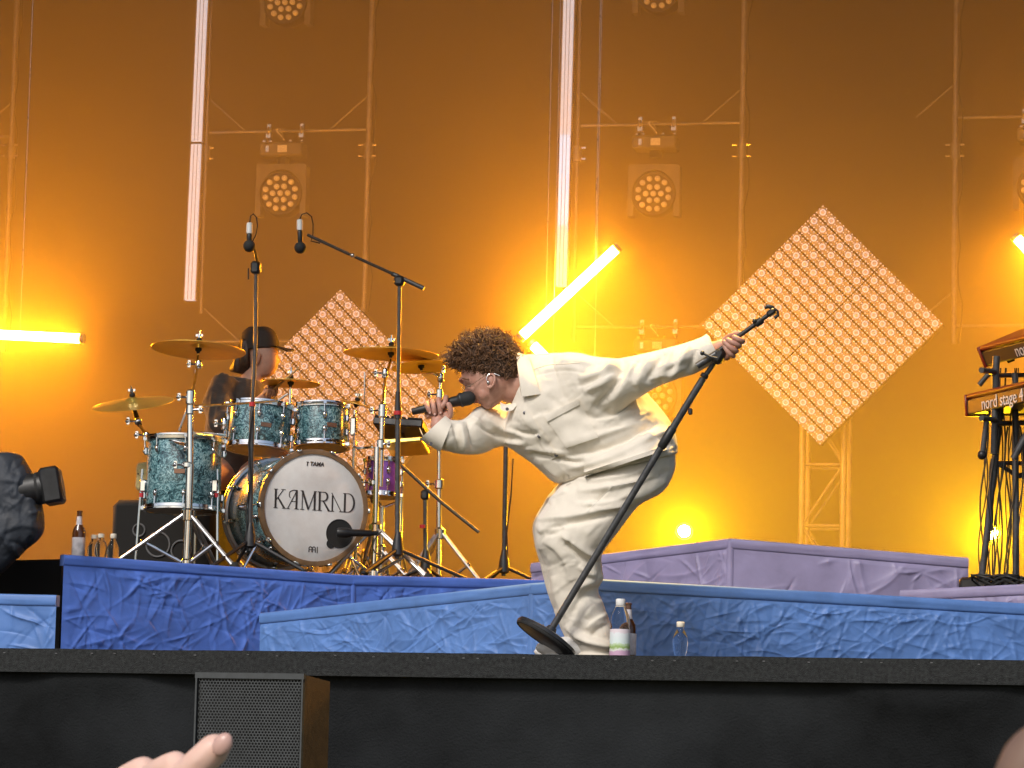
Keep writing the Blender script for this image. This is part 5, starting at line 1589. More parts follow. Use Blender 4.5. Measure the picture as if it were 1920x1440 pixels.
# chest pocket with flap, placket, hem and cuffs
pk = patch('pocket', [(1022,783),(1086,750),(1122,820),(1062,840)], 0.006, M['cream'], shirt, 12, 12, bvh=bvh_shirt)
patch('pocket_flap', [(1020,779),(1084,748),(1087,759),(1026,791)], 0.011, M['cream'], pk, 12, 4, bvh=bvh_shirt)
seam('seam', [(1021,780),(1062,838),(1066,842)], parent=shirt); seam('seam', [(1086,758),(1104,790),(1124,822)], parent=shirt)
patch('placket', [(974,776),(988,768),(1046,856),(1034,862)], 0.008, M['cream'], shirt, 5, 24, bvh=bvh_shirt)
seam('seam', [(988,770),(1005,805),(1046,856)], parent=shirt)
seam('yoke_seam', [(1002,692),(1030,684),(1065,682),(1088,680)], 0.0016, parent=shirt)
for px, py in ((984,774), (1011,818), (1043,853)):
    h, n = hit(px, py, bvh_shirt); d = toward(h)
    MB().lathe([(0, 0.009), (0.0055, 0.0085), (0.0075, 0.007), (0.0075, 0.002), (0.006, -0.002)], h, d, 14).build('button', M['button'], shirt)
# shirt tail hanging over the trousers
patch('shirt_tail', [(1094,872),(1222,806),(1250,842),(1096,893)], 0.006, M['cream'], shirt, 26, 12, bulge=0.010, drop=0.034)
patch('hem', [(1095,886),(1240,838),(1250,843),(1096,894)], 0.043, M['cream'], shirt, 26, 3)
patch('belt_loop', [(1058,893),(1064,888),(1070,906),(1062,910)], 0.006, M['cream'], trousers, 3, 5)
seam('pocket_seam', [(1100,962),(1122,938),(1148,912)], 0.0014, parent=trousers, bvh=bvh_tr)
seam('side_seam', [(1148,912),(1185,905),(1205,900)], 0.0012, parent=trousers, bvh=bvh_tr)
def sheet(name, rows, th, mt, parent):
    """free cloth piece from rows of world points"""
    nr, nc_ = len(rows), len(rows[0])
    top = [q for r_ in rows for q in r_]
    bot = [q-toward(q)*th for q in top]
    n1 = len(top); fs_ = []
    for i in range(nr-1):
        for j in range(nc_-1):
            a = i*nc_+j
            fs_.append((a, a+1, a+nc_+1, a+nc_)); fs_.append((n1+a+nc_, n1+a+nc_+1, n1+a+1, n1+a))
    loop = list(range(nc_))+[i*nc_+nc_-1 for i in range(1, nr)]+[(nr-1)*nc_+j for j in range(nc_-2, -1, -1)]+[i*nc_ for i in range(nr-2, 0, -1)]
    for k in range(len(loop)): fs_.append((loop[k], loop[k-1], n1+loop[k-1], n1+loop[k]))
    return MB().add(top+bot, fs_).build(name, mt, parent, True, 50)
# collar: a leaf folded round the neck, far leaf with its button
rows = []
for k in range(9):
    f = k/8
    l = np.array([967, 659])*(1-f)+np.array([978, 744])*f
    r_ = np.array([991, 667])*(1-f)+np.array([1014, 739])*f
    row = []
    for j in range(6):
        g_ = j/5; p = l*(1-g_)+r_*g_
        dpt = -0.07-0.105*math.sin(min(f*1.15, 1)*math.pi/2)-0.012*math.sin(math.pi*g_)
        row.append(W(p[0], p[1], dpt))
    rows.append(row)
sheet('collar', rows, 0.006, M['cream'], shirt)
rows = []
for k in range(7):
    f = k/6
    l = np.array([966, 659])*(1-f)+np.array([977, 742])*f
    row = [W(l[0]+d_, l[1]-2*(1-f), -0.05-0.115*math.sin(min(f*1.15, 1)*math.pi/2)+0.004*d_) for d_ in (0, 3, 8)]
    rows.append(row)
sheet('collar_stand', rows, 0.004, M['cream'], shirt)
rows = [[W(938+k*6, 754+3*math.sin(k*.9)+(j*(13 if k < 5 else 6))*0.5+k*0.8, -0.10-0.012*j) for k in range(7)] for j in range(3)]
cf = sheet('collar_leaf', rows, 0.005, M['cream'], shirt)
q = W(951, 767, -0.135); MB().lathe([(0,0.004),(0.0062,0.004),(0.0065,0)], q, toward(q), 12).build('button', M['button'], cf)
# cuffs
def cuff(name, A, B, A2, B2, dy, t1, t2, r_out=1.06):
    b = MB(); n = 30; vs_, fs_ = [], []
    secs = []
    for f in np.linspace(0, 1, 7):
        a = np.array(A)*(1-f)+np.array(A2)*f; c = np.array(B)*(1-f)+np.array(B2)*f
        secs.append((a, c, t1*(1-f)+t2*f))
    def ring(a, c, tt, k_):
        Aw, Bw = W(a[0], a[1], dy), W(c[0], c[1], dy); C = (Aw+Bw)/2; E = (Aw-Bw)/2*k_; D = toward(C)*tt*k_
        return [C+E*math.cos(2*math.pi*k/n)+D*math.sin(2*math.pi*k/n) for k in range(n)]
    rings = [ring(a, c, tt, r_out) for a, c, tt in secs]+[ring(a, c, tt, r_out-0.10) for a, c, tt in secs[::-1]]
    m_ = len(rings)
    for r_ in rings: vs_ += r_
    for i in range(m_):
        i2 = (i+1) % m_
        for k in range(n):
            k2 = (k+1) % n
            fs_.append((i*n+k, i*n+k2, i2*n+k2, i2*n+k))
    return b.add(vs_, fs_).build(name, M['cream'], shirt, True, 45)
cuff('cuff', (1303,642), (1313,694), (1326,627), (1350,673), -.17, .066, .056)
ck = cuff('cuff', (848,792), (826,846), (834,780), (788,822), -.14, .080, .070)
# right cuff tip standing open
rows = [[W(786+10*f+j*1.0, 801+22*f-2*math.sin(f*3)+j*3.4, -0.20+0.02*f) for f in np.linspace(0, 1.3, 6)] for j in range(4)]
sheet('cuff_tip', rows, 0.004, M['cream'], ck)
q = W(808, 832, -0.225); MB().lathe([(0,0.004),(0.0065,0.004),(0.007,0)], q, toward(q), 12).build('button', M['button'], ck)

# body: head, neck, trunk, arms and legs in one skin
b = MB()
HY = -0.05
head = [(908,634,922,632,HY,.020), (892,644,940,638,HY,.045), (876,662,958,652,HY,.068), (867,682,968,672,HY,.076), (864,698,972,694,HY,.078), (865,712,970,712,HY,.077), (869,722,962,726,HY,.074), (876,734,953,738,HY,.068), (884,744,946,746,HY,.060), (893,752,940,752,HY,.052), (902,760,934,758,HY,.040), (911,767,926,764,HY,.024)]
loft(b, head, YS, sub=4)
loft(b, [(968,676,930,742,HY,.055), (978,674,946,754,HY+.01,.060), (992,680,966,758,HY+.02,.066), (1010,690,985,770,.02,.075)], YS)
b.ell(W(878,737,HY), (0.014, 0.011, 0.016), None, 12, 8)       # nose
b.ell(W(875,731,HY), (0.009, 0.009, 0.014), None, 10, 8)
b.ell(W(866,714,HY), (0.010, 0.045, 0.010), None, 12, 8)       # brow
b.ell(W(888,748,HY), (0.010, 0.018, 0.008), None, 10, 8)       # lips
b.ell(W(891,754,HY), (0.010, 0.016, 0.007), None, 10, 8)
b.ell(W(917,760,HY), (0.020, 0.026, 0.014), None, 12, 8)       # chin
b.ell(W(908,738,HY-.052), (0.026, 0.018, 0.026), None, 12, 8)  # cheek
b.ell(W(908,738,HY+.052), (0.026, 0.018, 0.026), None, 12, 8)
def limb(mb, pts):
    q = [W(*p[:3]) for p in pts]; rr_ = [p[3] for p in pts]
    mb.tube(q, rr_, 14)
limb(b, [(1000,725,.03,.07), (1060,755,.03,.10), (1130,800,.03,.11), (1200,850,.03,.12)])                     # trunk
limb(b, [(1040,740,.0,.06), (1100,720,-.12,.052), (1180,700,-.17,.045), (1250,682,-.17,.040), (1310,662,-.17,.034), (1345,653,-.17,.029), (1358,648,-.17,.028)])
limb(b, [(990,785,.06,.06), (935,800,.06,.045), (890,812,-.01,.040), (862,820,-.08,.036), (838,818,-.12,.034), (824,808,-.13,.031), (820,796,-.13,.029), (822,786,-.12,.028)])
limb(b, [(1200,850,.0,.11), (1130,920,-.06,.085), (1040,985,-.09,.062), (1060,1060,-.07,.055), (1085,1130,-.05,.048), (1110,1205,-.04,.038)])
limb(b, [(1200,850,.08,.11), (1130,920,.2,.085), (1040,975,.28,.062), (1050,1060,.28,.055), (1075,1130,.28,.048), (1105,1205,.28,.038)])
# palms
b.ell(W(824,779,-.115), (0.030, 0.020, 0.028), Matrix.Rotation(R(14), 3, 'Y'), 14, 10)
b.ell(W(836,778,-.125), (0.020, 0.016, 0.020), None, 12, 8)
b.ell(W(1366,645,-.165), (0.032, 0.018, 0.026), Matrix.Rotation(R(20), 3, 'Y'), 14, 10)
body_me = remesh(b, 'body', 0.0042, 3)
# eye sockets, jaw line and cheek hollows
folds(body_me, [([(872,722),(882,724),(890,726)],4,-5), ([(900,756),(920,752),(938,740),(945,726)],5,-3), ([(896,735),(903,745),(905,754)],4,-2), ([(882,752),(888,752),(894,752)],1.6,-3)])
fing = MB()
def finger(pts, r, nails=None):
    q = [W(*p) for p in pts]
    q = [Vector(v) for v in catmull([tuple(v) for v in q], 4)]
    n = len(q)
    rr_ = [r*(1.0-0.16*k/(n-1)) for k in range(n)]
    rr_[0] = r*0.9
    d = (q[-1]-q[-2]).normalized()
    fing.tube(q+[q[-1]+d*r*0.45, q[-1]+d*r*0.72], rr_+[r*0.62, r*0.18], 12)
# right hand: four fingers over the microphone, thumb rising in front
finger([(804,783,-.095), (800,768,-.085), (800,756,-.115), (802,763,-.143), (806,772,-.142)], 0.0114)
finger([(813,781,-.095), (811,764,-.085), (811,752,-.118), (813,762,-.147), (815,775,-.143)], 0.0114)
finger([(822,779,-.095), (822,761,-.085), (822,749,-.120), (824,759,-.149), (826,772,-.144)], 0.0114)
finger([(832,777,-.095), (834,758,-.085), (836,745,-.118), (834,755,-.148), (828,763,-.150)], 0.0114)
finger([(832,786,-.128), (843,781,-.140), (845,770,-.150), (841,758,-.152)], 0.0122)
# left hand round the boom: thumb along the top, fingers curled towards us
finger([(1352,645,-.165), (1364,633,-.175), (1376,628,-.205), (1388,625,-.215)], 0.0122)
finger([(1378,640,-.15), (1389,634,-.165), (1393,640,-.243), (1386,637,-.270), (1376,632,-.270)], 0.0114)
finger([(1376,648,-.15), (1385,642,-.165), (1386,648,-.253), (1376,643,-.274), (1364,637,-.270)], 0.0114)
finger([(1373,656,-.15), (1380,652,-.165), (1380,658,-.253), (1370,652,-.274), (1358,641,-.268)], 0.0114)
finger([(1369,664,-.15), (1375,662,-.165), (1374,667,-.248), (1366,660,-.268), (1359,649,-.264)], 0.0114)
# heel of the left hand
fing.ell(W(1360,664,-.165), (0.018, 0.018, 0.026), Matrix.Rotation(R(-25), 3, 'Y'), 12, 8)
# ear
ec = W(920, 714, HY-.079)
ed = toward(ec)
er = Matrix.Rotation(R(12), 3, 'Y')
ax_z = (er @ Vector((0,0,1))); ax_x = (er @ Vector((1,0,0)))
ring_ = []
for k in range(15):
    an = R(-120+k*19)
    ring_.append(ec+ax_x*(0.0155*math.cos(an)*-1*-1)+ax_z*(0.026*math.sin(an))+ed*(0.006+0.004*math.cos(an)))
fing.tube(ring_, [0.0035]+[0.0048]*13+[0.004], 8)
fing.ell(ec+ed*0.0005, (0.014, 0.005, 0.024), er, 12, 8)
fing.ell(ec-ax_z*0.022+ax_x*0.003+ed*0.003, (0.008, 0.005, 0.009), er, 10, 8)
import bmesh
bm = bmesh.new(); bm.from_mesh(body_me)
tmp = fing.mesh('fingers'); fix_normals(tmp); bm.from_mesh(tmp)
out = bpy.data.meshes.new('body'); bm.to_mesh(out); bm.free()
body = mkobj('body', out, M['skin'], singer, True, 70, fix=False)
M['nail'] = mat('finger nail', (0.62, 0.38, 0.32), 0.3)
M['eye'] = mat('dark eye and lid', (0.10, 0.05, 0.035), 0.4)
for px, py, dy in ((806,774,-.150), (815,777,-.151), (826,774,-.152)):
    q = W(px, py, dy); MB().ell(q, (0.0045, 0.002, 0.0055), None, 8, 6).build('nail', M['nail'], body)
# brow and lashes
MB().tube([W(866,709,HY-.040), W(871,710,HY-.055), W(879,712,HY-.066)], [0.0025, 0.0035, 0.002], 6).build('eyebrow', M['hair'], body)
MB().tube([W(872,722,HY-.045), W(877,724,HY-.054), W(882,725,HY-.060)], 0.0016, 6).build('eyelid', M['eye'], body)
# in-ear monitor and glasses
t2 = MB(); t2.ell(ec-ax_x*0.008-ax_z*0.008+ed*0.008, (0.006, 0.006, 0.008), None, 10, 8); t2.tube([ec-ax_x*0.012-ax_z*0.006+ed*0.012, ec-ax_x*0.019+ax_z*0.006+ed*0.012, ec-ax_x*0.014+ax_z*0.022+ed*0.008, ec+ax_x*0.004+ax_z*0.030+ed*0.005, ec+ax_x*0.03+ax_z*0.026+ed*0.002], 0.0016, 6)
iem = t2.build('ear_monitor', M['steel']); tag(iem, 'silver in-ear monitor in the singer ear', 'earphone')
M['specs'] = mat('spectacle lens', (0.9, 0.9, 0.9), 0.05)
M['specs'].node_tree.nodes['Principled BSDF'].inputs['Alpha'].default_value = 0.10
g = thing('glasses', W(875, 728, HY-.03), 'thin gold wire glasses on the singer face', 'glasses')
MB().tube([W(873,728,HY-.062), W(890,718,HY-.076), W(905,707,HY-.082), W(912,703,HY-.083)], 0.0012, 6).build('temple', M['glassesm'], g)
for dy in (HY-.034, HY+.034):
    cc = W(869, 731, dy)
    nrm = Vector((-0.8, -0.15, -0.45)).normalized()
    MB().torus(cc, nrm, 0.021, 0.0011, 24, 6).build('rim', M['glassesm'], g)
    MB().lathe([(0, 0.0005), (0.0205, 0), (0.0205, -0.0008), (0, -0.0006)], cc, nrm, 20).build('lens', M['specs'], g)

# hair: cap and curls
b = MB()
cap = [(902,629,928,627,HY,.035), (884,636,944,634,HY,.062), (868,648,958,650,HY,.080), (853,662,968,664,HY,.087), (847,677,975,678,HY,.089), (866,690,977,692,HY,.088), (893,700,976,702,HY,.086), (928,704,971,709,HY,.082)]
loft(b, cap, YS)
cap_me = remesh(b, 'hair_cap', 0.006, 3)
hair = mkobj('hair', cap_me, M['haircap'], singer, True, 80)
rg = np.random.default_rng(3)
v = np_verts(cap_me); n = np_norms(cap_me)
x, y = project(v)
cm = MB()
pick = rg.permutation(len(v))
cnt = 0
for i in pick:
    if cnt >= 1900: break
    if y[i] > 702 and rg.random() < 0.5: continue
    p = Vector(v[i]); nn = Vector(n[i])
    side_ = min(max((y[i]-672)/26, 0), 1)              # shorter towards the neck and ears
    ln_ = (1-0.62*side_)*(1.35 if (x[i] < 895 and y[i] < 690) else 1.0)
    ringlet = rg.random() < 0.5
    R_ = (rg.uniform(0.007, 0.013) if ringlet else rg.uniform(0.008, 0.018))*(1-0.5*side_)
    turns = rg.uniform(1.1, 1.7) if ringlet else rg.uniform(0.45, 0.8); L = rg.uniform(0.014, 0.040)*ln_
    tn = nn.orthogonal().normalized(); tn.rotate(Matrix.Rotation(rg.uniform(0, 6.28), 3, nn))
    flow = Vector((-0.75, -0.1, 0.05)) if x[i] < 935 else Vector((0.1, -0.1, 0.25))
    flow = flow*(1-side_)+Vector((0.35, -0.05, -0.6))*side_
    axd = (nn*rg.uniform(0.25, 0.75)*(1-0.55*side_)+tn*rg.uniform(0.1, 0.7)+flow*rg.uniform(0.3, 0.9)).normalized()
    a_ = axd.orthogonal().normalized(); c_ = axd.cross(a_); ph = rg.uniform(0, 6.28)
    pts = []
    K = 12
    for k in range(K):
        f = k/(K-1); an = ph+turns*6.283*f
        pts.append(p-nn*0.005+axd*(L*f)+(a_*(math.cos(an)-math.cos(ph))+c_*(math.sin(an)-math.sin(ph)))*R_*(0.5+0.5*f))
    r_ = rg.uniform(0.0011, 0.0023)
    cm.tube(pts, [r_*(1.0 if k < K-4 else 0.7) for k in range(K)], 4, caps=False)
    cnt += 1
o = cm.build('curls', M['hair'], hair, True, 80); o['kind'] = 'stuff'

# shoes
M['shoe'] = mat('white leather shoe', (0.75, 0.73, 0.70), 0.5, var=0.1, vscale=20)
for px, dy in ((1105, -.04), (1100, .28)):
    q = W(px, 1228, dy)
    b = MB()
    b.ell((q.x-0.05, q.y-0.02, STZ+0.045), (0.15, 0.055, 0.045), Matrix.Rotation(R(12), 3, 'Z'), 18, 10)
    b.ell((q.x+0.04, q.y, STZ+0.06), (0.07, 0.05, 0.06), None, 14, 10)
    sh = b.build('shoe', M['shoe'], singer)
    MB().bbox((q.x-0.03, q.y-0.015, STZ+0.012), (0.27, 0.10, 0.022), 0.01, Matrix.Rotation(R(12), 3, 'Z')).build('sole', M['shoe'], sh)

# ------------------------------------------------------------------ hand microphone
a, c = W(773, 772, -.112), W(889, 744, -.100)
L = (c-a).length; d = (c-a).normalized()
t = thing('microphone', a, 'black wireless hand microphone held to the singer mouth', 'microphone')
MB().lathe([(0,0),(0.0125,0),(0.0135,0.004),(0.0155,0.06),(0.0175,L*0.55),(0.021,L*0.74),(0.023,L*0.76)], a, d, 24).build('handle', M['black'], t)
MB().lathe([(0.0225,L*0.76),(0.0265,L*0.77),(0.0275,L*0.80),(0.0265,L*0.81),(0.0275,L*0.90),(0.023,L*0.97),(0.012,L*1.01),(0,L*1.02)], a, d, 24).build('grille', M['rubber'], t)
MB().lathe([(0.0278,L*0.785),(0.0285,L*0.79),(0.0285,L*0.802),(0.0278,L*0.807)], a, d, 24).build('ring', M['blackmetal'], t)

# ------------------------------------------------------------------ tilted microphone stand
def WS(px, py, dy=0.0): return P(px, py, 13.58+dy)
base = WS(1024, 1195); top = WS(1345, 672, 0.02)
d = (top-WS(1036,1190)).normalized()
t = thing('microphone_stand', WS(1076, 1228), 'black straight microphone stand with round base tilted across the singer', 'microphone stand')
# the stand's axis leans so that one sees the underside of its round base
dB_ = (d+Vector((0, 0.20, 0))).normalized()
rb = 64/S(base)
MB().lathe([(0, -0.012), (rb*0.90, -0.012), (rb*0.97, -0.009), (rb, 0.0), (rb*0.96, 0.012), (rb*0.6, 0.022), (rb*0.18, 0.030), (rb*0.14, 0.045), (0, 0.045)], base, dB_, 44).build('base', M['blackmetal'], t)
MB().torus(base-dB_*0.008, dB_, rb*0.94, 0.006, 44, 6).build('rubber_ring', M['rubber'], t)
MB().cyl(base+dB_*0.03, WS(1240,838), 0.0128, n=16).build('lower_tube', M['greymetal'], t)
MB().lathe([(0.0135,0),(0.0165,0.004),(0.018,0.04),(0.017,0.085),(0.013,0.09)], WS(1239,840), d, 18).build('clutch', M['black'], t)
MB().cyl(WS(1258,808), WS(1318,710), 0.0135, n=16).build('middle_tube', M['greymetal'], t)
MB().cyl(WS(1310,722), top, 0.0095, n=16).build('upper_tube', M['greymetal'], t)
MB().lathe([(0.014,0),(0.0155,0.003),(0.0155,0.012),(0.012,0.016)], WS(1319,708), d, 16).build('stop_ring', M['black'], t)
q = WS(1291, 772); MB().bbox(q+Vector((0.008,-0.006,0)), (0.016,0.018,0.024), 0.004).build('height_lock', M['black'], t)
j = WS(1348, 668, -0.01)
rotj = Matrix.Rotation(math.atan2(-0.72, 1), 3, 'Y')
MB().bbox(j, (0.040, 0.045, 0.062), 0.012, Matrix.Rotation(R(28), 3, 'Y')).build('boom_joint', M['black'], t)
bd_ = (WS(1440,590)-WS(1312,684)).normalized()
MB().tube([WS(1307,686,-.03), WS(1342,664,-.02)], [0.0125, 0.0135], 14).build('counterweight', M['greymetal'], t)
MB().tube([WS(1340,663,-.02), WS(1441,590,-.02)], 0.0085, 14).build('boom', M['blackmetal'], t)
MB().lathe([(0.0095,0),(0.014,0.003),(0.014,0.03),(0.010,0.034)], WS(1416,609,-.02), bd_, 14).build('collar', M['black'], t)
MB().ell(WS(1415,602,-.03), (0.010,0.012,0.010), None, 10, 8).build('lever_knob', M['black'], t)
MB().tube([WS(1345,672,-.05), WS(1332,669,-.05), WS(1319,663,-.05)], 0.0045, 8).build('lever', M['blackmetal'], t)
MB().ell(WS(1317,662,-.05), (0.009,0.009,0.009), None, 10, 8).build('lever_end', M['blackmetal'], t)
b = MB(); cl = WS(1446, 586, -.02)
b.bbox(cl, (0.036, 0.03, 0.022), 0.006, Matrix.Rotation(R(-35), 3, 'Y'))
b.build('clip_body', M['black'], t)
MB().tube([WS(1434,578,-.02), WS(1440,574,-.02), WS(1448,577,-.02), WS(1452,586,-.02)], [0.006,0.009,0.009,0.006], 8).build('clip_jaw', M['black'], t)
MB().tube([WS(1452,578,-.02), WS(1458,583,-.02), WS(1459,591,-.02), WS(1452,596,-.02)], [0.004,0.005,0.006,0.006], 8).build('clip_jaw', M['black'], t)

# ------------------------------------------------------------------ the drummer
YD = 18.55
def WD(px, py, dy=0.0): return P(px, py, YD+dy)
M['darkshirt'] = mat('dark brown shirt', (0.045, 0.032, 0.025), 0.85, var=0.25, vscale=12, bump=0.2, bscale=120, sheen=0.3)
M['darkcap'] = mat('dark cap', (0.030, 0.022, 0.018), 0.8, var=0.2, vscale=20)
M['skin2'] = mat('drummer skin', (0.50, 0.28, 0.20), 0.5, var=0.1, vscale=25)
M['hair2'] = mat('dark hair', (0.05, 0.026, 0.014), 0.5, var=0.4, vscale=60)
q = WD(440, 890); q.z = DRZ
dr = thing('person', q, 'drummer in dark shirt and cap sitting behind the drum kit', 'person')
def limbD(mb, pts): mb.tube([WD(*p[:3]) for p in pts], [p[3] for p in pts], 14)
b = MB()
loft(b, [(470,628,505,626,0,.05), (463,642,513,640,0,.072), (462,658,520,655,0,.078), (463,672,523,670,0,.076), (466,684,522,684,0,.07), (470,694,518,694,0,.06), (476,702,512,703,0,.045), (484,708,502,708,0,.02)], YD)
b.ell(WD(524,676), (0.012,0.010,0.014), None, 10, 8)
loft(b, [(462,690,498,700,0,.05), (452,704,492,712,0,.055), (440,716,492,724,0,.06)], YD)
limbD(b, [(460,720,0,.08), (450,770,.05,.13), (440,830,.12,.14), (440,885,.2,.15)])
limbD(b, [(425,725,-.1,.06), (415,775,-.2,.048), (440,800,-.35,.042), (470,770,-.45,.034), (492,748,-.5,.028), (500,740,-.52,.026)])
limbD(b, [(480,725,.1,.06), (500,790,.05,.045), (530,800,-.2,.036), (560,780,-.35,.028)])
for sx in (-1, 1):
    limbD(b, [(440+sx*20,885,.1+0.06*sx,.10), (440+sx*70,905,-.35,.07), (445+sx*85,1040,-.40,.05)])
b.ell(WD(503,738,-.53), (0.034,0.024,0.034), None, 12, 8)
dm = remesh(b, 'body', 0.008, 3)
bm = bmesh.new(); bm.from_mesh(dm)
fm = MB()
for k in range(4):
    p = [WD(498+k*5, 728-k, -.53), WD(503+k*5, 724, -.57), WD(504+k*5, 733, -.59), WD(501+k*5, 742, -.57)]
    fm.tube([Vector(v_) for v_ in catmull([tuple(v_) for v_ in p], 3)], 0.009, 8)
fm.tube([WD(496,738,-.55), WD(508,730,-.60), WD(516,734,-.60)], [0.011,0.010,0.008], 8)
tmp = fm.mesh('f'); fix_normals(tmp); bm.from_mesh(tmp); out = bpy.data.meshes.new('body'); bm.to_mesh(out); bm.free()
dbody = mkobj('body', out, M['skin2'], dr, True, 70, fix=False)
MB().tube([WD(478,676,-.07), WD(475,664,-.085), WD(481,658,-.085), WD(487,665,-.085), WD(484,678,-.08), WD(480,682,-.07)], 0.006, 8).build('ear', M['skin2'], dbody)
b = MB()
loft(b, [(428,704,498,716,0,.10), (408,722,500,735,0,.17), (392,755,498,765,.02,.20), (384,800,492,810,.05,.21), (384,850,490,860,.1,.21), (390,900,490,905,.15,.20)], YD)
limbD(b, [(425,722,-.1,.085), (408,760,-.2,.085), (420,795,-.3,.075), (446,792,-.38,.062)])
limbD(b, [(480,725,.1,.085), (500,780,.05,.075), (515,800,-.1,.062)])
dm = remesh(b, 'dark_shirt', 0.009, 4)
folds(dm, [([(400,735),(395,770),(392,810)],4,10), ([(415,725),(402,750),(398,790)],4,-9), ([(430,735),(410,765),(405,800)],4,9), ([(440,745),(450,780),(460,800)],4,-8), ([(455,725),(462,760),(475,790)],4,8)], (31, 26, 10))
mkobj('dark_shirt', dm, M['darkshirt'], dr, True, 75)
b = MB()
loft(b, [(466,612,500,612,0,.05), (455,622,512,618,0,.078), (450,634,520,630,0,.086), (449,646,523,641,0,.088), (449,656,524,650,0,.088)], YD)
capm = remesh(b, 'cap', 0.007, 3)
cap_ = mkobj('cap', capm, M['darkcap'], None, True, 75)
cap_.parent = dr; cap_.location = -Vector(dr.location)
b = MB()
vs_, fs_ = [], []
for k in range(11):
    a = -1.0+2.0*k/10
    inn = WD(516, 648, a*0.085); outp = WD(516+36*math.sqrt(max(0, 1-a*a*0.6)), 655+3*abs(a), a*0.085)
    vs_ += [inn, outp, inn-Vector((0,0,.006)), outp-Vector((0,0,.006))]
for k in range(10):
    o_ = k*4
    fs_ += [(o_, o_+1, o_+5, o_+4), (o_+2, o_+6, o_+7, o_+3), (o_+1, o_+3, o_+7, o_+5), (o_, o_+4, o_+6, o_+2)]
b.add(vs_, fs_); b.build('brim', M['darkcap'], cap_).location = (0,0,0)
b = MB(); cmn = 0
rg = np.random.default_rng(9)
loft(b, [(452,632,470,640,0,.07), (446,650,472,655,0,.075), (440,668,474,672,0,.075), (432,684,470,690,0,.06), (430,696,456,702,0,.04)], YD)
hm = remesh(b, 'hair', 0.008, 3); folds(hm, [([(446+k*5,636),(443+k*5,665),(438+k*6,695)],2,6*(-1)**k) for k in range(6)])
mkobj('hair', hm, M['hair2'], dr, True, 75)
b = MB(); b.cyl(WD(508,735,-.58), WD(560,690,-.75), 0.007, 0.005, 8)
o = b.build('drum_stick', M['stick']); tag(o, 'wooden drum stick in the drummer hand', 'drum stick')

# ------------------------------------------------------------------ hands of the audience, close to the viewer
M['skin3'] = mat('pale sunlit skin', (0.80, 0.52, 0.42), 0.45, var=0.08, vscale=30, sss=0.1)
M['skin4'] = mat('tanned skin', (0.20, 0.12, 0.085), 0.55, var=0.15, vscale=30)
YH = 1.95
def WH(px, py, dy=0.0): return P(px, py, YH+dy)
hp = thing('person', Vector((WH(250,1600).x, YH, 0)), 'pale fingers of a spectator raised at the bottom left edge', 'person')
b = MB()
def fingH(pts, r):
    q = [Vector(v_) for v_ in catmull([tuple(WH(*p)) for p in pts], 5)]
    n = len(q); d_ = (q[-1]-q[-2]).normalized()
    b.tube(q+[q[-1]+d_*r*0.5, q[-1]+d_*r*0.85], [r*(1.06-0.12*k/(n-1)) for k in range(n)]+[r*0.72, r*0.25], 16)
fingH([(250,1590,.0), (310,1500,-.01), (365,1440,-.02), (405,1402,-.02)], 0.0092)
fingH([(190,1580,.02), (245,1500,.01), (292,1455,.0), (332,1434,-.01)], 0.0086)
fingH([(130,1580,.035), (185,1505,.025), (235,1462,.02), (272,1441,.015)], 0.0080)
fingH([(90,1590,.05), (140,1520,.04), (185,1480,.035), (222,1463,.03)], 0.0074)
b.ell(WH(190,1600,.02), (0.045,0.022,0.040), Matrix.Rotation(R(-30), 3, 'Y'), 18, 12)
elb = WH(120,1600,.1)
b.tube([WH(175,1630,.02), WH(160,1760,.03), Vector((elb.x-0.06, YH+0.12, elb.z-0.28)), Vector((elb.x+0.06, YH+0.05, elb.z-0.52))], [0.028,0.032,0.042,0.05], 18)
me = remesh(b, 'body', 0.0022, 3)
hb = mkobj('body', me, M['skin3'], hp, True, 80)
nq = WH(417,1396,-.03)
MB().ell(nq, (0.0052,0.003,0.0068), Matrix.Rotation(R(32), 3, 'Y'), 12, 8).build('nail', M['nail'], hb)
el2 = Vector((elb.x+0.06, YH+0.05, elb.z-0.52))
M['tee'] = mat('grey sleeve', (0.12, 0.12, 0.13), 0.9, var=0.2, vscale=20)
MB().tube([el2+Vector((-0.03,0.02,0.12)), el2, Vector((el2.x+0.05, YH-0.05, 0.9)), Vector((el2.x+0.05, YH-0.05, 0.02))], [0.06,0.075,0.16,0.14], 20).build('clothing', M['tee'], hp)
YH2 = 0.95
def WH2(px, py, dy=0.0): return P(px+22, py+22, YH2+dy)
hp = thing('person', Vector((WH2(1960,1600).x, YH2, 0)), 'blurred tanned hand of a spectator at the bottom right corner', 'person')
b = MB()
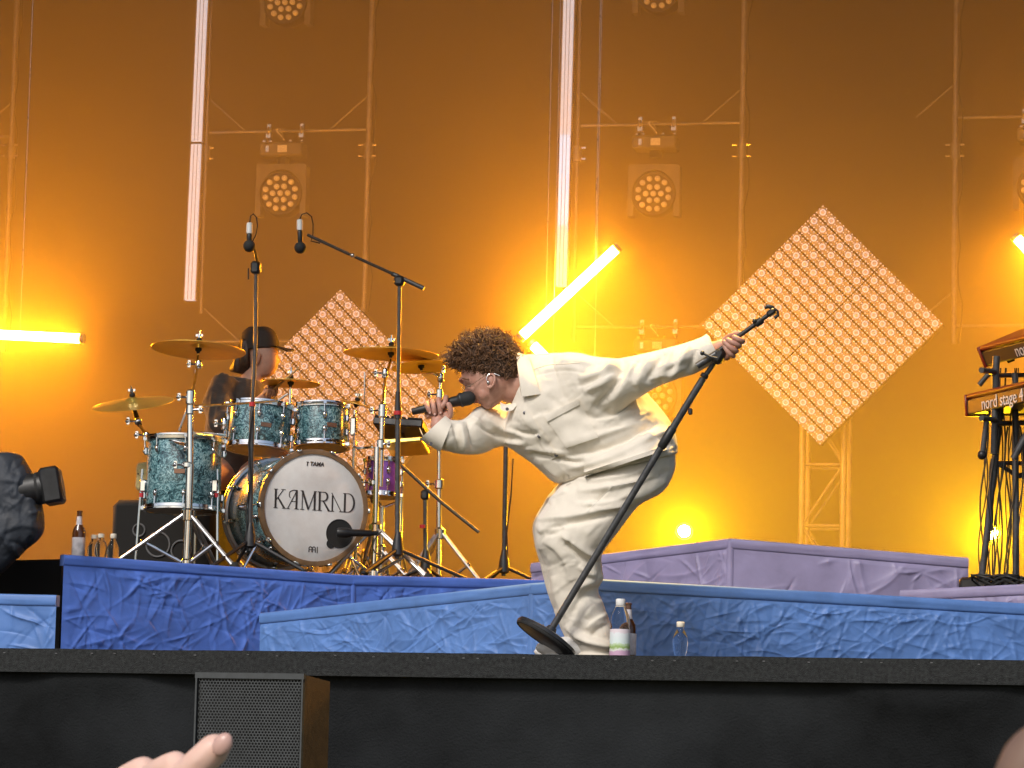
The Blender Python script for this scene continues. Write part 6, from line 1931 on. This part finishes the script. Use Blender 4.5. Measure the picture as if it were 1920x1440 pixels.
def fing2(pts, r):
    q = [Vector(v_) for v_ in catmull([tuple(WH2(*p)) for p in pts], 5)]
    n = len(q); d_ = (q[-1]-q[-2]).normalized()
    b.tube(q+[q[-1]+d_*r*0.5, q[-1]+d_*r*0.85], [r*(1.06-0.12*k/(n-1)) for k in range(n)]+[r*0.72, r*0.25], 16)
fing2([(1960,1640,0), (1925,1530,0), (1905,1440,0), (1935,1385,0)], 0.0090)
fing2([(2010,1640,.01), (1985,1520,.01), (1965,1410,.01), (2000,1360,.01)], 0.0092)
fing2([(2070,1640,.02), (2050,1520,.02), (2040,1410,.02), (2070,1370,.02)], 0.0090)
fing2([(2120,1650,.03), (2105,1540,.03), (2100,1450,.03), (2120,1410,.03)], 0.0084)
fing2([(1975,1700,-.02), (1930,1640,-.03), (1900,1560,-.03)], 0.0100)
b.ell(WH2(2040,1680,.01), (0.040,0.020,0.042), None, 18, 12)
b.tube([WH2(2040,1720,.01), Vector((WH2(2040,1720).x+0.02, YH2+0.02, WH2(2040,1720).z-0.22)), Vector((WH2(2040,1720).x+0.06, YH2-0.02, WH2(2040,1720).z-0.45))], [0.028,0.04,0.05], 18)
me = remesh(b, 'body', 0.0025, 3)
hb = mkobj('body', me, M['skin4'], hp, True, 80)
e3 = Vector((WH2(2040,1720).x+0.06, YH2-0.02, WH2(2040,1720).z-0.45))
MB().tube([e3+Vector((-0.01,0.0,0.1)), e3, Vector((e3.x+0.1, YH2-0.1, 0.8)), Vector((e3.x+0.1, YH2-0.1, 0.02))], [0.06,0.075,0.15,0.13], 20).build('clothing', M['tee'], hp)
# ------------------------------------------------------------------ stage smoke
b = MB()
b.box((-2.5, (19.0+24.4)/2, (STZ+0.01+9.35)/2), (21.2, 24.4-19.0, 9.35-STZ-0.02))
hz = bpy.data.materials.new('stage smoke')
hz.use_nodes = True
t = hz.node_tree
t.nodes.remove(t.nodes['Principled BSDF'])
pv = t.nodes.new('ShaderNodeVolumePrincipled')
pv.inputs['Color'].default_value = (0.93, 0.84, 0.62, 1)
pv.inputs['Density'].default_value = 0.15
pv.inputs['Anisotropy'].default_value = 0.22
t.links.new(pv.outputs[0], t.nodes['Material Output'].inputs['Volume'])
o = b.build('haze', hz, smooth=False)
tag(o, 'smoke haze filling the back of the stage', 'haze', kind='stuff')
